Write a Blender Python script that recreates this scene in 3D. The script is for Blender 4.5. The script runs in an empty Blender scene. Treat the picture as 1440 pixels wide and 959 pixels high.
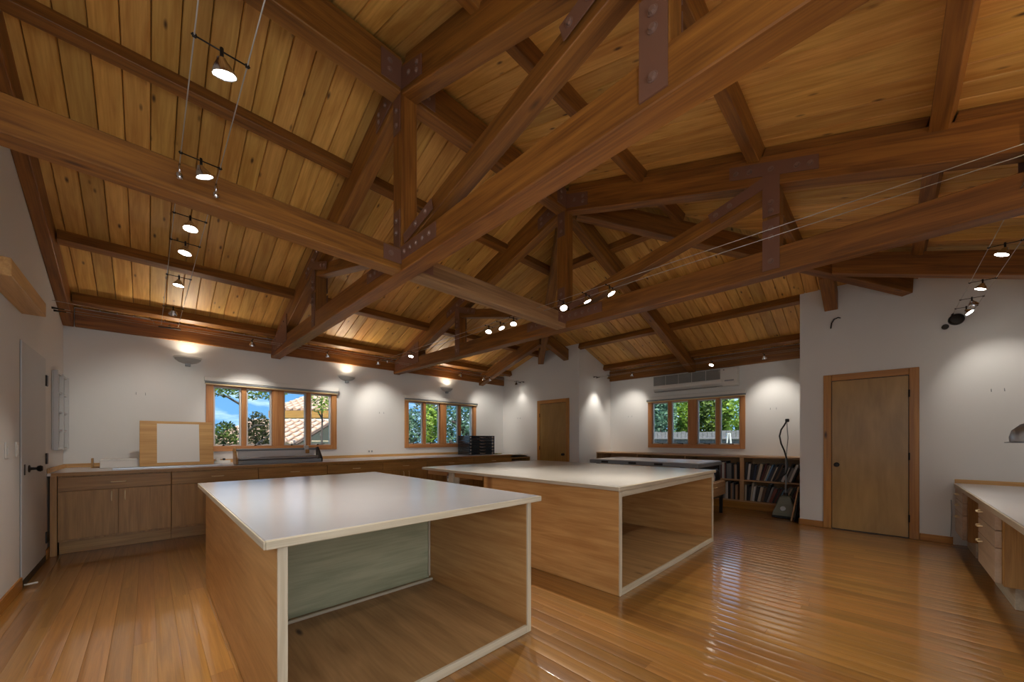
import bpy, bmesh, math, random
from mathutils import Matrix, Vector
random.seed(7)
R = math.radians
S = bpy.context.scene
coll = S.collection

# ------------------------------------------------------------------ camera, sky, sun, exposure
cam_d = bpy.data.cameras.new('camera'); cam = bpy.data.objects.new('camera', cam_d); coll.objects.link(cam)
cam.location = (0, 0, 1.234); cam.rotation_euler = (R(90), 0, R(45.327 - 90))
cam_d.sensor_width = 36; cam_d.lens = 36 * 518 / 1440; cam_d.shift_x = -0.0005; cam_d.shift_y = (617.3 - 479.5) / 1440
cam_d.clip_start = .05; cam_d.clip_end = 500
S.camera = cam
S.view_settings.view_transform = 'Standard'; S.view_settings.look = 'None'
S.view_settings.exposure = 0.16; S.view_settings.gamma = 1.0; S.view_settings.use_curve_mapping = False
S.cycles.use_denoising = True
S.cycles.max_bounces = 10; S.cycles.diffuse_bounces = 5; S.cycles.glossy_bounces = 4
S.cycles.transparent_max_bounces = 12; S.cycles.sample_clamp_indirect = 6.0; S.cycles.blur_glossy = .5
LAMP = (1.0, 0.92, 0.82)
HEAD_W, SCONCE_W = 36.0, 4.2

w = bpy.data.worlds.new('sky'); S.world = w; w.use_nodes = True
nt = w.node_tree; nt.nodes.clear()
wo = nt.nodes.new('ShaderNodeOutputWorld'); bg = nt.nodes.new('ShaderNodeBackground')
tc = nt.nodes.new('ShaderNodeTexCoord'); sep = nt.nodes.new('ShaderNodeSeparateXYZ')
cr = nt.nodes.new('ShaderNodeValToRGB'); nz = nt.nodes.new('ShaderNodeTexNoise'); mp = nt.nodes.new('ShaderNodeMapping')
cl = nt.nodes.new('ShaderNodeValToRGB'); mx = nt.nodes.new('ShaderNodeMix'); mx.data_type = 'RGBA'
cr.color_ramp.elements[0].position = 0.0; cr.color_ramp.elements[0].color = (.11, .27, .50, 1)
cr.color_ramp.elements[1].position = 0.6; cr.color_ramp.elements[1].color = (.05, .15, .40, 1)
mp.inputs['Scale'].default_value = (6.0, 6.0, 20.0); nz.inputs['Scale'].default_value = 1.6; nz.inputs['Detail'].default_value = 6
cl.color_ramp.elements[0].position = .47; cl.color_ramp.elements[0].color = (0, 0, 0, 1)
cl.color_ramp.elements[1].position = .72; cl.color_ramp.elements[1].color = (1, 1, 1, 1)
mx.inputs['B'].default_value = (.62, .74, .90, 1)
L = nt.links.new
L(tc.outputs['Generated'], sep.inputs[0]); L(sep.outputs['Z'], cr.inputs[0]); L(tc.outputs['Generated'], mp.inputs[0])
L(mp.outputs[0], nz.inputs['Vector']); L(nz.outputs[0], cl.inputs[0]); L(cl.outputs[0], mx.inputs['Factor'])
L(cr.outputs[0], mx.inputs['A']); L(mx.outputs['Result'], bg.inputs['Color']); bg.inputs['Strength'].default_value = 2.2
L(bg.outputs[0], wo.inputs[0])
sun_d = bpy.data.lights.new('sun', 'SUN'); sun_d.energy = 9.0; sun_d.angle = R(.6); sun_d.color = (1, .95, .86)
sun = bpy.data.objects.new('sun', sun_d); coll.objects.link(sun); sun.rotation_euler = (R(30), R(-16), 0)

def area(name, loc, rot, sx, sy, power, color):
    d = bpy.data.lights.new(name, 'AREA'); d.shape = 'RECTANGLE'; d.size = sx; d.size_y = sy; d.energy = power; d.color = color
    o = bpy.data.objects.new(name, d); coll.objects.link(o); o.location = loc; o.rotation_euler = rot
    return o
# added fill lamps; the walls behind and left of the camera have no windows
area('south_fill', (.05, -1.50, 1.55), (R(90), 0, 0), 1.5, 1.6, 34, (.86, .93, 1.0))
area('west_fill', (-.70, .5, 1.6), (R(90), 0, R(-90)), 3.2, 1.5, 10, (.86, .93, 1.0))

# ------------------------------------------------------------------ helpers
def lin(c):
    return tuple(((v / 255) / 12.92 if v / 255 <= .04045 else ((v / 255 + .055) / 1.055) ** 2.4) for v in c) + (1,)
WM = {}
def link(name, me, mat=None, parent=None, M=None):
    o = bpy.data.objects.new(name, me); coll.objects.link(o)
    M = M or Matrix()
    o.matrix_basis = M; WM[o.name] = M.copy()
    if mat is not None and me is not None and not me.materials: me.materials.append(mat)
    if parent is not None:
        o.parent = parent; o.matrix_parent_inverse = WM[parent.name].inverted()
    return o
def tag(o, label=None, cat=None, group=None, kind=None):
    if label: o['label'] = label
    if cat: o['category'] = cat
    if group: o['group'] = group
    if kind: o['kind'] = kind
    return o
def thing(name, loc, label, cat, group=None):
    return tag(link(name, None, M=Matrix.Translation(loc)), label, cat, group)

class MB:
    """collects shapes into one mesh"""
    def __init__(s): s.bm = bmesh.new()
    def box(s, x0, x1, y0, y1, z0, z1, M=None):
        vs = [s.bm.verts.new(((M @ Vector((x, y, z))) if M else (x, y, z))) for x in (x0, x1) for y in (y0, y1) for z in (z0, z1)]
        for f in ((0, 1, 3, 2), (4, 6, 7, 5), (0, 4, 5, 1), (2, 3, 7, 6), (0, 2, 6, 4), (1, 5, 7, 3)):
            s.bm.faces.new([vs[i] for i in f])
        return s
    def prism(s, pts, ext):
        a = [s.bm.verts.new(p) for p in pts]; e = Vector(ext); b = [s.bm.verts.new(Vector(p) + e) for p in pts]
        n = len(pts); s.bm.faces.new(a); s.bm.faces.new(b[::-1])
        for i in range(n): s.bm.faces.new([a[i], b[i], b[(i + 1) % n], a[(i + 1) % n]])
        return s
    def cyl(s, p0, p1, r0, r1=None, n=12, caps=True):
        r1 = r0 if r1 is None else r1
        return s.tube([p0, p1], [r0, r1], n, caps)
    def tube(s, pts, r, n=8, caps=True):
        pts = [Vector(p) for p in pts]; rr = r if isinstance(r, list) else [r] * len(pts); rings = []; up = None
        for i, p in enumerate(pts):
            d = (pts[min(i + 1, len(pts) - 1)] - pts[max(i - 1, 0)]).normalized()
            if up is None:
                up = Vector((0, 0, 1)) if abs(d.z) < .9 else Vector((1, 0, 0))
            a = d.cross(up).normalized(); b = a.cross(d).normalized(); up = b
            rings.append([s.bm.verts.new(p + (a * math.cos(t) + b * math.sin(t)) * rr[i]) for t in [2 * math.pi * k / n for k in range(n)]])
        for q in range(len(rings) - 1):
            for k in range(n):
                f = s.bm.faces.new([rings[q][k], rings[q][(k + 1) % n], rings[q + 1][(k + 1) % n], rings[q + 1][k]]); f.smooth = True
        if caps:
            s.bm.faces.new(rings[0][::-1]); s.bm.faces.new(rings[-1])
        return s
    def lathe(s, prof, M=None, n=24, a0=0, a1=2 * math.pi):
        full = abs(a1 - a0 - 2 * math.pi) < 1e-6; m = n if full else n + 1; rings = []
        for r, z in prof:
            ring = []
            for k in range(m):
                t = a0 + (a1 - a0) * k / n; p = Vector((max(r, 1e-4) * math.cos(t), max(r, 1e-4) * math.sin(t), z))
                ring.append(s.bm.verts.new(M @ p if M else p))
            rings.append(ring)
        for q in range(len(rings) - 1):
            for k in range(n):
                k2 = (k + 1) % m
                f = s.bm.faces.new([rings[q][k], rings[q][k2], rings[q + 1][k2], rings[q + 1][k]]); f.smooth = True
        return s
    def mesh(s, bev=0, seg=1):
        bmesh.ops.recalc_face_normals(s.bm, faces=s.bm.faces)
        if bev:
            es = [e for e in s.bm.edges if len(e.link_faces) == 2 and e.calc_face_angle(0) > .5]
            bmesh.ops.bevel(s.bm, geom=es, offset=bev, segments=seg, affect='EDGES', profile=.5)
        for e in s.bm.edges:
            if len(e.link_faces) != 2 or e.calc_face_angle(0) > .6: e.smooth = False
        me = bpy.data.meshes.new('m'); s.bm.to_mesh(me); s.bm.free(); return me
    def build(s, name, mat, parent=None, bev=0, seg=1, M=None):
        return link(name, s.mesh(bev, seg), mat, parent, M)

GR = {'x': Matrix(), 'y': Matrix.Rotation(R(90), 4, 'Z'), 'z': Matrix.Rotation(R(-90), 4, 'Y')}
CACHE = {}
def box(name, mat, parent, x0, x1, y0, y1, z0, z1, grain='x', bev=.002, seg=1):
    """axis-aligned box whose local X runs along the grain"""
    dx, dy, dz = abs(x1 - x0), abs(y1 - y0), abs(z1 - z0)
    l = {'x': (dx, dy, dz), 'y': (dy, dx, dz), 'z': (dz, dy, dx)}[grain]
    bev = min(bev, min(l) * .3)
    key = (tuple(round(v, 4) for v in l), round(bev, 4), seg, mat.name)
    if key not in CACHE:
        h = [v / 2 for v in l]; CACHE[key] = MB().box(-h[0], h[0], -h[1], h[1], -h[2], h[2]).mesh(bev, seg)
    return link(name, CACHE[key], mat, parent, Matrix.Translation(((x0 + x1) / 2, (y0 + y1) / 2, (z0 + z1) / 2)) @ GR[grain])
def beam(name, mat, parent, p0, p1, wd, h, up=(0, 0, 1), e0=0, e1=0, bev=.004, ez0=0, ez1=0):
    """sawn timber from p0 to p1 (centre line), local X along it; e0/e1 shift the top corners of the ends (plumb cuts)"""
    p0, p1 = Vector(p0), Vector(p1); X = (p1 - p0); Ln = X.length; X.normalize()
    Z = Vector(up); Z = (Z - X * Z.dot(X)).normalized(); Y = Z.cross(X)
    M = Matrix(((X.x, Y.x, Z.x, 0), (X.y, Y.y, Z.y, 0), (X.z, Y.z, Z.z, 0), (0, 0, 0, 1))); M.translation = (p0 + p1) / 2
    b = MB(); hl = Ln / 2
    pts = [(-hl - e0, -wd / 2, -h / 2), (hl - e1, -wd / 2, -h / 2), (hl + e1, -wd / 2, h / 2), (-hl + e0, -wd / 2, h / 2)]
    b.prism(pts, (0, wd, 0))
    return b.build(name, mat, parent, bev, 1, M)
def plate(name, mat, parent, pts, ext, bev=.0015):
    return MB().prism(pts, ext).build(name, mat, parent, bev)
def cyl(name, mat, parent, p0, p1, r, n=12, r1=None):
    return MB().cyl(p0, p1, r, r1, n).build(name, mat, parent)
BOLT = {}
def bolt(parent, p, axis, r=.016, h=.014):
    k = (r, h)
    if k not in BOLT:
        b = MB(); b.cyl((0, 0, 0), (0, 0, .004), r * 1.35, None, 12); b.cyl((0, 0, .003), (0, 0, h), r, r * .8, 8); BOLT[k] = b.mesh()
    q = Vector((0, 0, 1)).rotation_difference(Vector(axis)).to_matrix().to_4x4()
    return link('bolt', BOLT[k], M_BOLT, parent, Matrix.Translation(p) @ q)

# ------------------------------------------------------------------ materials
def new_mat(name):
    m = bpy.data.materials.new(name); m.use_nodes = True
    return m, m.node_tree, m.node_tree.nodes['Principled BSDF']
def plain(name, c, rough=.5, metal=0, spec=.5, bump=0, var=0):
    m, t, p = new_mat(name); p.inputs['Base Color'].default_value = lin(c); p.inputs['Roughness'].default_value = rough
    p.inputs['Metallic'].default_value = metal; p.inputs['Specular IOR Level'].default_value = spec
    if bump or var:
        co = t.nodes.new('ShaderNodeTexCoord'); n = t.nodes.new('ShaderNodeTexNoise'); n.inputs['Scale'].default_value = 60 if bump else 3
        n.inputs['Detail'].default_value = 4; t.links.new(co.outputs['Object'], n.inputs['Vector'])
        if bump:
            b = t.nodes.new('ShaderNodeBump'); b.inputs['Strength'].default_value = bump; b.inputs['Distance'].default_value = .003
            t.links.new(n.outputs[0], b.inputs['Height']); t.links.new(b.outputs[0], p.inputs['Normal'])
        if var:
            h = t.nodes.new('ShaderNodeHueSaturation'); h.inputs['Color'].default_value = lin(c)
            mr = t.nodes.new('ShaderNodeMapRange'); mr.inputs['To Min'].default_value = 1 - var; mr.inputs['To Max'].default_value = 1 + var
            t.links.new(n.outputs[0], mr.inputs['Value']); t.links.new(mr.outputs[0], h.inputs['Value']); t.links.new(h.outputs[0], p.inputs['Base Color'])
    return m
def wood(name, dark, light, rough=.45, grain=(1.2, 22, 22), knots=0, rnd=.12, bump=.15, coat=0, streak=.5, kd=(62, 32, 14)):
    m, t, p = new_mat(name); N = t.nodes.new; K = t.links.new
    co = N('ShaderNodeTexCoord'); oi = N('ShaderNodeObjectInfo')
    off = N('ShaderNodeVectorMath'); off.operation = 'SCALE'; cv = N('ShaderNodeCombineXYZ')
    for i in range(3): K(oi.outputs['Random'], cv.inputs[i])
    K(cv.outputs[0], off.inputs[0]); off.inputs['Scale'].default_value = 37.0
    add = N('ShaderNodeVectorMath'); K(co.outputs['Object'], add.inputs[0]); K(off.outputs[0], add.inputs[1])
    mp = N('ShaderNodeMapping'); mp.inputs['Scale'].default_value = grain; K(add.outputs[0], mp.inputs[0])
    n1 = N('ShaderNodeTexNoise'); n1.inputs['Scale'].default_value = 1.0; n1.inputs['Detail'].default_value = 5; n1.inputs['Distortion'].default_value = .9
    K(mp.outputs[0], n1.inputs['Vector'])
    mp2 = N('ShaderNodeMapping'); mp2.inputs['Scale'].default_value = (grain[0] * 2.5, grain[1] * 6, grain[2] * 6); K(add.outputs[0], mp2.inputs[0])
    n2 = N('ShaderNodeTexNoise'); n2.inputs['Scale'].default_value = 1.0; n2.inputs['Detail'].default_value = 3; K(mp2.outputs[0], n2.inputs['Vector'])
    mix = N('ShaderNodeMath'); mix.operation = 'MULTIPLY_ADD'; K(n2.outputs[0], mix.inputs[0]); mix.inputs[1].default_value = streak; 
    K(n1.outputs[0], mix.inputs[2])
    ramp = N('ShaderNodeValToRGB'); ramp.color_ramp.elements[0].position = .38 + streak * .35; ramp.color_ramp.elements[1].position = .68 + streak * .6
    ramp.color_ramp.elements[0].color = lin(dark); ramp.color_ramp.elements[1].color = lin(light); K(mix.outputs[0], ramp.inputs[0])
    col = ramp.outputs[0]
    if knots:
        mp3 = N('ShaderNodeMapping'); mp3.inputs['Scale'].default_value = (3.4, 10.0, .01) if knots > .5 else (2.2, 7.0, .01); K(add.outputs[0], mp3.inputs[0])
        vo = N('ShaderNodeTexVoronoi'); vo.inputs['Scale'].default_value = 1.0; K(mp3.outputs[0], vo.inputs['Vector'])
        sp = N('ShaderNodeSeparateColor'); K(vo.outputs['Color'], sp.inputs[0])
        th = N('ShaderNodeMath'); th.operation = 'LESS_THAN'; K(sp.outputs[0], th.inputs[0]); th.inputs[1].default_value = knots
        mr = N('ShaderNodeMapRange'); mr.inputs['From Min'].default_value = .05; mr.inputs['From Max'].default_value = .15; mr.inputs['To Min'].default_value = .9; mr.inputs['To Max'].default_value = 0
        K(vo.outputs['Distance'], mr.inputs['Value'])
        mu = N('ShaderNodeMath'); mu.operation = 'MULTIPLY'; K(mr.outputs[0], mu.inputs[0]); K(th.outputs[0], mu.inputs[1])
        mk = N('ShaderNodeMix'); mk.data_type = 'RGBA'; K(mu.outputs[0], mk.inputs['Factor']); K(col, mk.inputs['A']); mk.inputs['B'].default_value = lin(kd)
        col = mk.outputs['Result']
    hs = N('ShaderNodeHueSaturation'); K(col, hs.inputs['Color'])
    m1 = N('ShaderNodeMapRange'); m1.inputs['To Min'].default_value = 1 - rnd * 1.3; m1.inputs['To Max'].default_value = 1 + rnd; K(oi.outputs['Random'], m1.inputs['Value'])
    K(m1.outputs[0], hs.inputs['Value'])
    wn = N('ShaderNodeTexWhiteNoise'); wn.noise_dimensions = '1D'; K(oi.outputs['Random'], wn.inputs['W'])
    m2 = N('ShaderNodeMapRange'); m2.inputs['To Min'].default_value = .5 - rnd * .022; m2.inputs['To Max'].default_value = .5 + rnd * .03; K(wn.outputs['Value'], m2.inputs['Value'])
    K(m2.outputs[0], hs.inputs['Hue']); K(hs.outputs[0], p.inputs['Base Color'])
    p.inputs['Roughness'].default_value = rough
    if coat: p.inputs['Coat Weight'].default_value = coat; p.inputs['Coat Roughness'].default_value = .10; p.inputs['Coat IOR'].default_value = 1.62
    if bump:
        b = N('ShaderNodeBump'); b.inputs['Strength'].default_value = bump; b.inputs['Distance'].default_value = .002; K(mix.outputs[0], b.inputs['Height']); K(b.outputs[0], p.inputs['Normal'])
    return m
def emis(name, c, s):
    m = bpy.data.materials.new(name); m.use_nodes = True; t = m.node_tree; t.nodes.clear()
    o = t.nodes.new('ShaderNodeOutputMaterial'); e = t.nodes.new('ShaderNodeEmission'); e.inputs[0].default_value = c + (1,); e.inputs[1].default_value = s
    t.links.new(e.outputs[0], o.inputs[0]); return m
def glass_mat():
    m = bpy.data.materials.new('window_glass'); m.use_nodes = True; t = m.node_tree; t.nodes.clear()
    o = t.nodes.new('ShaderNodeOutputMaterial'); tr = t.nodes.new('ShaderNodeBsdfTransparent'); gl = t.nodes.new('ShaderNodeBsdfGlossy'); gl.inputs['Roughness'].default_value = .02
    fr = t.nodes.new('ShaderNodeFresnel'); fr.inputs[0].default_value = 1.45; x = t.nodes.new('ShaderNodeMixShader'); tr.inputs[0].default_value = (.93, .96, .95, 1)
    t.links.new(fr.outputs[0], x.inputs[0]); t.links.new(tr.outputs[0], x.inputs[1]); t.links.new(gl.outputs[0], x.inputs[2]); t.links.new(x.outputs[0], o.inputs[0]); return m
def leafmat(name, c1, c2):
    m, t, p = new_mat(name); n = t.nodes.new('ShaderNodeTexNoise'); n.inputs['Scale'].default_value = 2.2; n.inputs['Detail'].default_value = 5
    co = t.nodes.new('ShaderNodeTexCoord'); t.links.new(co.outputs['Object'], n.inputs['Vector'])
    r = t.nodes.new('ShaderNodeValToRGB'); r.color_ramp.elements[0].color = lin(c1); r.color_ramp.elements[1].color = lin(c2)
    r.color_ramp.elements[0].position = .35; r.color_ramp.elements[1].position = .65
    t.links.new(n.outputs[0], r.inputs[0]); t.links.new(r.outputs[0], p.inputs['Base Color']); p.inputs['Roughness'].default_value = .6
    tl = t.nodes.new('ShaderNodeBsdfTranslucent'); t.links.new(r.outputs[0], tl.inputs[0]); x = t.nodes.new('ShaderNodeMixShader'); x.inputs[0].default_value = .4
    o = [n_ for n_ in t.nodes if n_.type == 'OUTPUT_MATERIAL'][0]; t.links.new(p.outputs[0], x.inputs[1]); t.links.new(tl.outputs[0], x.inputs[2]); t.links.new(x.outputs[0], o.inputs[0]); return m

M_BOARD = wood('ceiling_pine', (194, 138, 62), (230, 180, 98), .5, (1.4, 12, 12), .8, .18, .1, kd=(66, 34, 14))
M_BEAM = wood('douglas_fir', (108, 64, 22), (160, 104, 40), .5, (1.2, 15, 15), .12, .12, .2, kd=(70, 34, 14))
M_TIE = wood('weathered_fir', (122, 88, 58), (172, 132, 92), .5, (.8, 20, 20), .15, .1, .2)
M_FLOOR = wood('oak_floor', (130, 88, 38), (160, 112, 52), .36, (1.3, 30, 30), 0, .15, .02, coat=1.0)
M_CAB = wood('cabinet_birch', (150, 106, 50), (186, 140, 74), .42, (1.6, 26, 26), 0, .07, .05)
M_PLY = wood('island_plywood', (182, 132, 76), (212, 166, 106), .4, (1.3, 12, 12), .12, .06, .05, kd=(120, 66, 28))
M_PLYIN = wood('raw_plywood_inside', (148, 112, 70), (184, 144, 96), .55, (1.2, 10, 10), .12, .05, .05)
M_GREEN = wood('grey_green_plywood', (158, 160, 130), (186, 186, 154), .55, (1.5, 12, 12), .05, .04, .05)
M_EDGE = wood('pale_maple_edge', (184, 172, 148), (214, 204, 182), .45, (1.2, 20, 20), 0, .05, .05)
M_TRIM = wood('fir_trim', (158, 104, 36), (192, 134, 54), .38, (1.0, 24, 24), .05, .08, .08)
M_CASING = wood('window_fir', (170, 112, 64), (204, 146, 92), .4, (1.0, 22, 22), .04, .06, .08)
M_DOOR = wood('birch_door', (152, 116, 56), (176, 138, 72), .3, (1.2, 4, 4), .04, .05, .03)
M_PALE = wood('pale_drawer_front', (178, 156, 132), (204, 184, 160), .4, (1.4, 10, 10), 0, .04, .03)
M_BOOKC = wood('bookcase_birch', (176, 134, 90), (204, 164, 116), .45, (1.2, 22, 22), 0, .06, .05)
M_OAK = wood('drawing_board_oak', (186, 140, 82), (214, 170, 108), .45, (1.5, 24, 24), 0, .05, .05)
M_WALL = plain('white_wall_paint', (224, 224, 222), .75, bump=.03)
M_WDOOR = plain('white_door_paint', (200, 202, 203), .5)
M_LAM = plain('white_laminate', (216, 214, 214), .25, var=.03)
M_TOP = plain('grey_white_tabletop', (182, 181, 184), .22, var=.05)
M_TOP2 = plain('cream_tabletop', (192, 188, 180), .26, var=.04)
M_STEEL = plain('brown_painted_steel', (122, 84, 66), .5, .05)
M_BOLT = plain('bolt_steel', (138, 108, 94), .4, .3)
M_CHROME = plain('chrome', (210, 210, 214), .18, 1.0)
M_CABLE = plain('steel_cable', (190, 188, 184), .35, .8)
M_ALU = plain('brushed_aluminium', (176, 180, 186), .35, .9)
M_BLACK = plain('black_plastic', (22, 23, 25), .4)
M_DARK = plain('dark_metal', (44, 38, 34), .4, .7)
M_CASE = plain('black_case_blue_sheen', (30, 44, 56), .14, 0, .8)  # blue reflected sheen put into the base colour of the black cases
M_WHITE = plain('white_plastic', (222, 222, 218), .4)
M_SASH = plain('white_sash', (206, 206, 204), .45)
M_PAPER = plain('white_paper', (226, 224, 220), .8)
M_GREYP = plain('grey_panel', (140, 146, 150), .4)
M_GRILL = plain('grey_grille', (128, 130, 128), .55, bump=.3)
M_CREAM = plain('cream_pull', (228, 206, 160), .35)
M_SCONCE = plain('sconce_grey', (176, 176, 174), .85, 0, .2)
M_GLASS = glass_mat()
M_BULB = emis('lamp_lens', (1.0, .93, .82), 22)
M_UP = emis('sconce_lens', (1.0, .88, .72), 6)
M_GRASS = plain('grass', (96, 110, 56), .9, var=.3)
M_LEAF1 = leafmat('leaf_green', (40, 66, 26), (140, 162, 66)); M_LEAF2 = leafmat('leaf_dark', (34, 42, 22), (110, 112, 62))
M_LEAF3 = leafmat('leaf_bright', (70, 110, 36), (176, 200, 84)); M_LEAF4 = leafmat('leaf_bluish', (52, 84, 66), (132, 168, 140))
M_BARK = plain('bark', (74, 66, 62), .9, bump=.5)
M_TILE = plain('clay_tile', (206, 172, 150), .8, var=.2); M_UNDER = plain('roof_underlay', (84, 66, 56), .9); M_STUCCO = plain('stucco', (196, 178, 152), .9)
M_FENCE = wood('grey_fence', (74, 70, 74), (120, 114, 116), .8, (2, 20, 20), 0, .1)
M_FENCEL = wood('pale_fence', (128, 122, 124), (160, 154, 152), .8, (2, 20, 20), 0, .1)

# ------------------------------------------------------------------ room numbers (metres, camera stands over the origin)
XW, X3, X2, YN, YS, YR, XC, XB = -.749, 6.715, 8.036, 7.153, -1.567, 2.793, 3.675, 1.512
YB1, YB2 = .868, 4.719
HS = YN - YR                      # half span
RB = 4.019                        # underside of rafters at the ridge
ZT = 4.342                        # underside of the boards at the ridge
P = 1 / 3
def zroof(x, y): return ZT - max(abs(y - YR), x - XC, 0) * P
PITCH = math.atan(P)

# floor
floor = tag(MB().box(XW - .2, X2 + .3, YS - .2, YN + .2, -.30, -.022).build('floor', M_DARK), kind='structure')
rows = []; fw = .098
x = XW
while x < X2:
    x1 = min(x + fw, X2); y = YS; first = True
    while y < YN - .01:
        ln = random.uniform(.4, 2.4) if first else random.uniform(1.3, 3.1)
        y1 = min(y + ln, YN)
        if YN - y1 < .35: y1 = YN
        rows.append((x, x1, y, y1)); y = y1; first = False
    x = x1
Sn, Cn = math.sin(R(45.327)), math.cos(R(45.327))
def near(q):
    best = 99
    for k in range(9):
        xx, yy = (q[0] + q[1]) / 2, q[2] + (q[3] - q[2]) * k / 8
        d = xx * Cn + yy * Sn; r = xx * Sn - yy * Cn
        if d > .3 and abs(r) < d * 1.45 and d > 1.75: best = min(best, d)
    return best
rows.sort(key=near)
def floor_strip(b, x0, x1, y0, y1, M=None):
    g = .0003; xs = [0, .05, .3, .5, .7, .95, 1]; zs = [-.0011, -.0003, -.0001, 0, -.0001, -.0003, -.0011]
    A = [[b.bm.verts.new(M @ Vector(v) if M else v) for v in [(y, x0 + g + (x1 - x0 - 2 * g) * t, z) for t, z in zip(xs, zs)]] for y in (y0 + g, y1 - g)]
    for i in range(6):
        f = b.bm.faces.new([A[0][i], A[1][i], A[1][i + 1], A[0][i + 1]]); f.smooth = True
    lo = [[b.bm.verts.new(M @ Vector(v) if M else v) for v in ((y, x0 + g, -.02), (y, x1 - g, -.02))] for y in (y0 + g, y1 - g)]
    b.bm.faces.new([A[0][0], lo[0][0], lo[1][0], A[1][0]]); b.bm.faces.new([A[0][6], A[1][6], lo[1][1], lo[0][1]])
    b.bm.faces.new([lo[0][0], lo[0][1], lo[1][1], lo[1][0]])
    b.bm.faces.new(A[0] + [lo[0][1], lo[0][0]]); b.bm.faces.new(A[1][::-1] + [lo[1][0], lo[1][1]])
FLIP = Matrix(((0, 1, 0, 0), (1, 0, 0, 0), (0, 0, 1, 0), (0, 0, 0, 1)))
for q in rows[:290]:
    b = MB(); hx, hy = (q[1] - q[0]) / 2, (q[3] - q[2]) / 2
    floor_strip(b, -hx, hx, -hy, hy)
    b.build('floor_board', M_FLOOR, floor, M=Matrix.Translation(((q[0] + q[1]) / 2, (q[2] + q[3]) / 2, 0)) @ Matrix.Rotation(R(90), 4, 'Z'))
b = MB()
for q in rows[290:]: floor_strip(b, q[0], q[1], q[2], q[3], FLIP)
tag(b.build('far_floor_boards', M_FLOOR, floor), kind='stuff')

# walls
def wall_with_openings(name, axis, at, th, a0, a1, z0, z1, holes):
    """wall of boxes around rectangular holes; axis 'y' = plane at y (runs in x), 'x' = plane at x (runs in y)"""
    b = MB(); cuts = sorted(holes)
    def put(s, e, lo, hi):
        if e - s < 1e-4 or hi - lo < 1e-4: return
        if axis == 'y': b.box(s, e, min(at, at + th), max(at, at + th), lo, hi)
        else: b.box(min(at, at + th), max(at, at + th), s, e, lo, hi)
    p = a0
    for (h0, h1, lo, hi) in cuts:
        put(p, h0, z0, z1); put(h0, h1, z0, lo); put(h0, h1, hi, z1); p = h1
    put(p, a1, z0, z1)
    return tag(b.build(name, M_WALL), kind='structure')
WIN = [(.612, 2.479), (3.857, 5.786)]; WZ0, WZ1 = 1.045, 2.095
wall_n = wall_with_openings('wall_north', 'y', YN, .16, XW - .15, X2 + .2, -.02, 2.91, [(a + .07, c - .07, WZ0 + .07, WZ1 - .05) for a, c in WIN])
wall_e = wall_with_openings('wall_east', 'x', X2, .16, YS - .15, YN + .15, -.02, 2.91, [(1.859 + .07, 3.762 - .07, WZ0 + .05, WZ1 - .05)])
wall_s = wall_with_openings('wall_south', 'y', YS, -.16, XW - .15, X2 + .2, -.02, 2.91, [])
b = MB()
gab = [(XW, YS - .15, -.02), (XW, YN + .15, -.02), (XW, YN + .15, 2.86), (XW, YN, zroof(0, YN) + .02), (XW, YR, ZT + .02), (XW, YS, zroof(0, YS) + .02), (XW, YS - .15, 2.86)]
b.prism(gab, (-.15, 0, 0)); wall_w = tag(b.build('wall_west', M_WALL), kind='structure')
def closet(name, ya, yb, corner):
    b = MB()
    # west face following the roof, then the return wall to the east wall
    s = sorted((ya, yb)); ys = [s[0]]
    for yk in (YR - (X3 - XC), YR + (X3 - XC)):
        if s[0] < yk < s[1]: ys.append(yk)
    ys.append(s[1])
    pts = [(X3, s[0], -.02), (X3, s[1], -.02)] + [(X3, yy, zroof(X3, yy) + .015) for yy in ys[::-1]]
    b.prism(pts, (.1, 0, 0))
    d = .1 if corner == s[0] else -.1
    xr = X3 + .1
    pts = [(xr, corner, -.02), (X2, corner, -.02), (X2, corner, zroof(X2, YR) + .015), (xr, corner, zroof(xr, YR) + .015)]
    b.prism(pts, (0, d, 0))
    return tag(b.build(name, M_WALL), kind='structure')
closet('wall_northeast', YB2, YN, YB2); closet('wall_southeast', YS, YB1, YB1)

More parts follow.
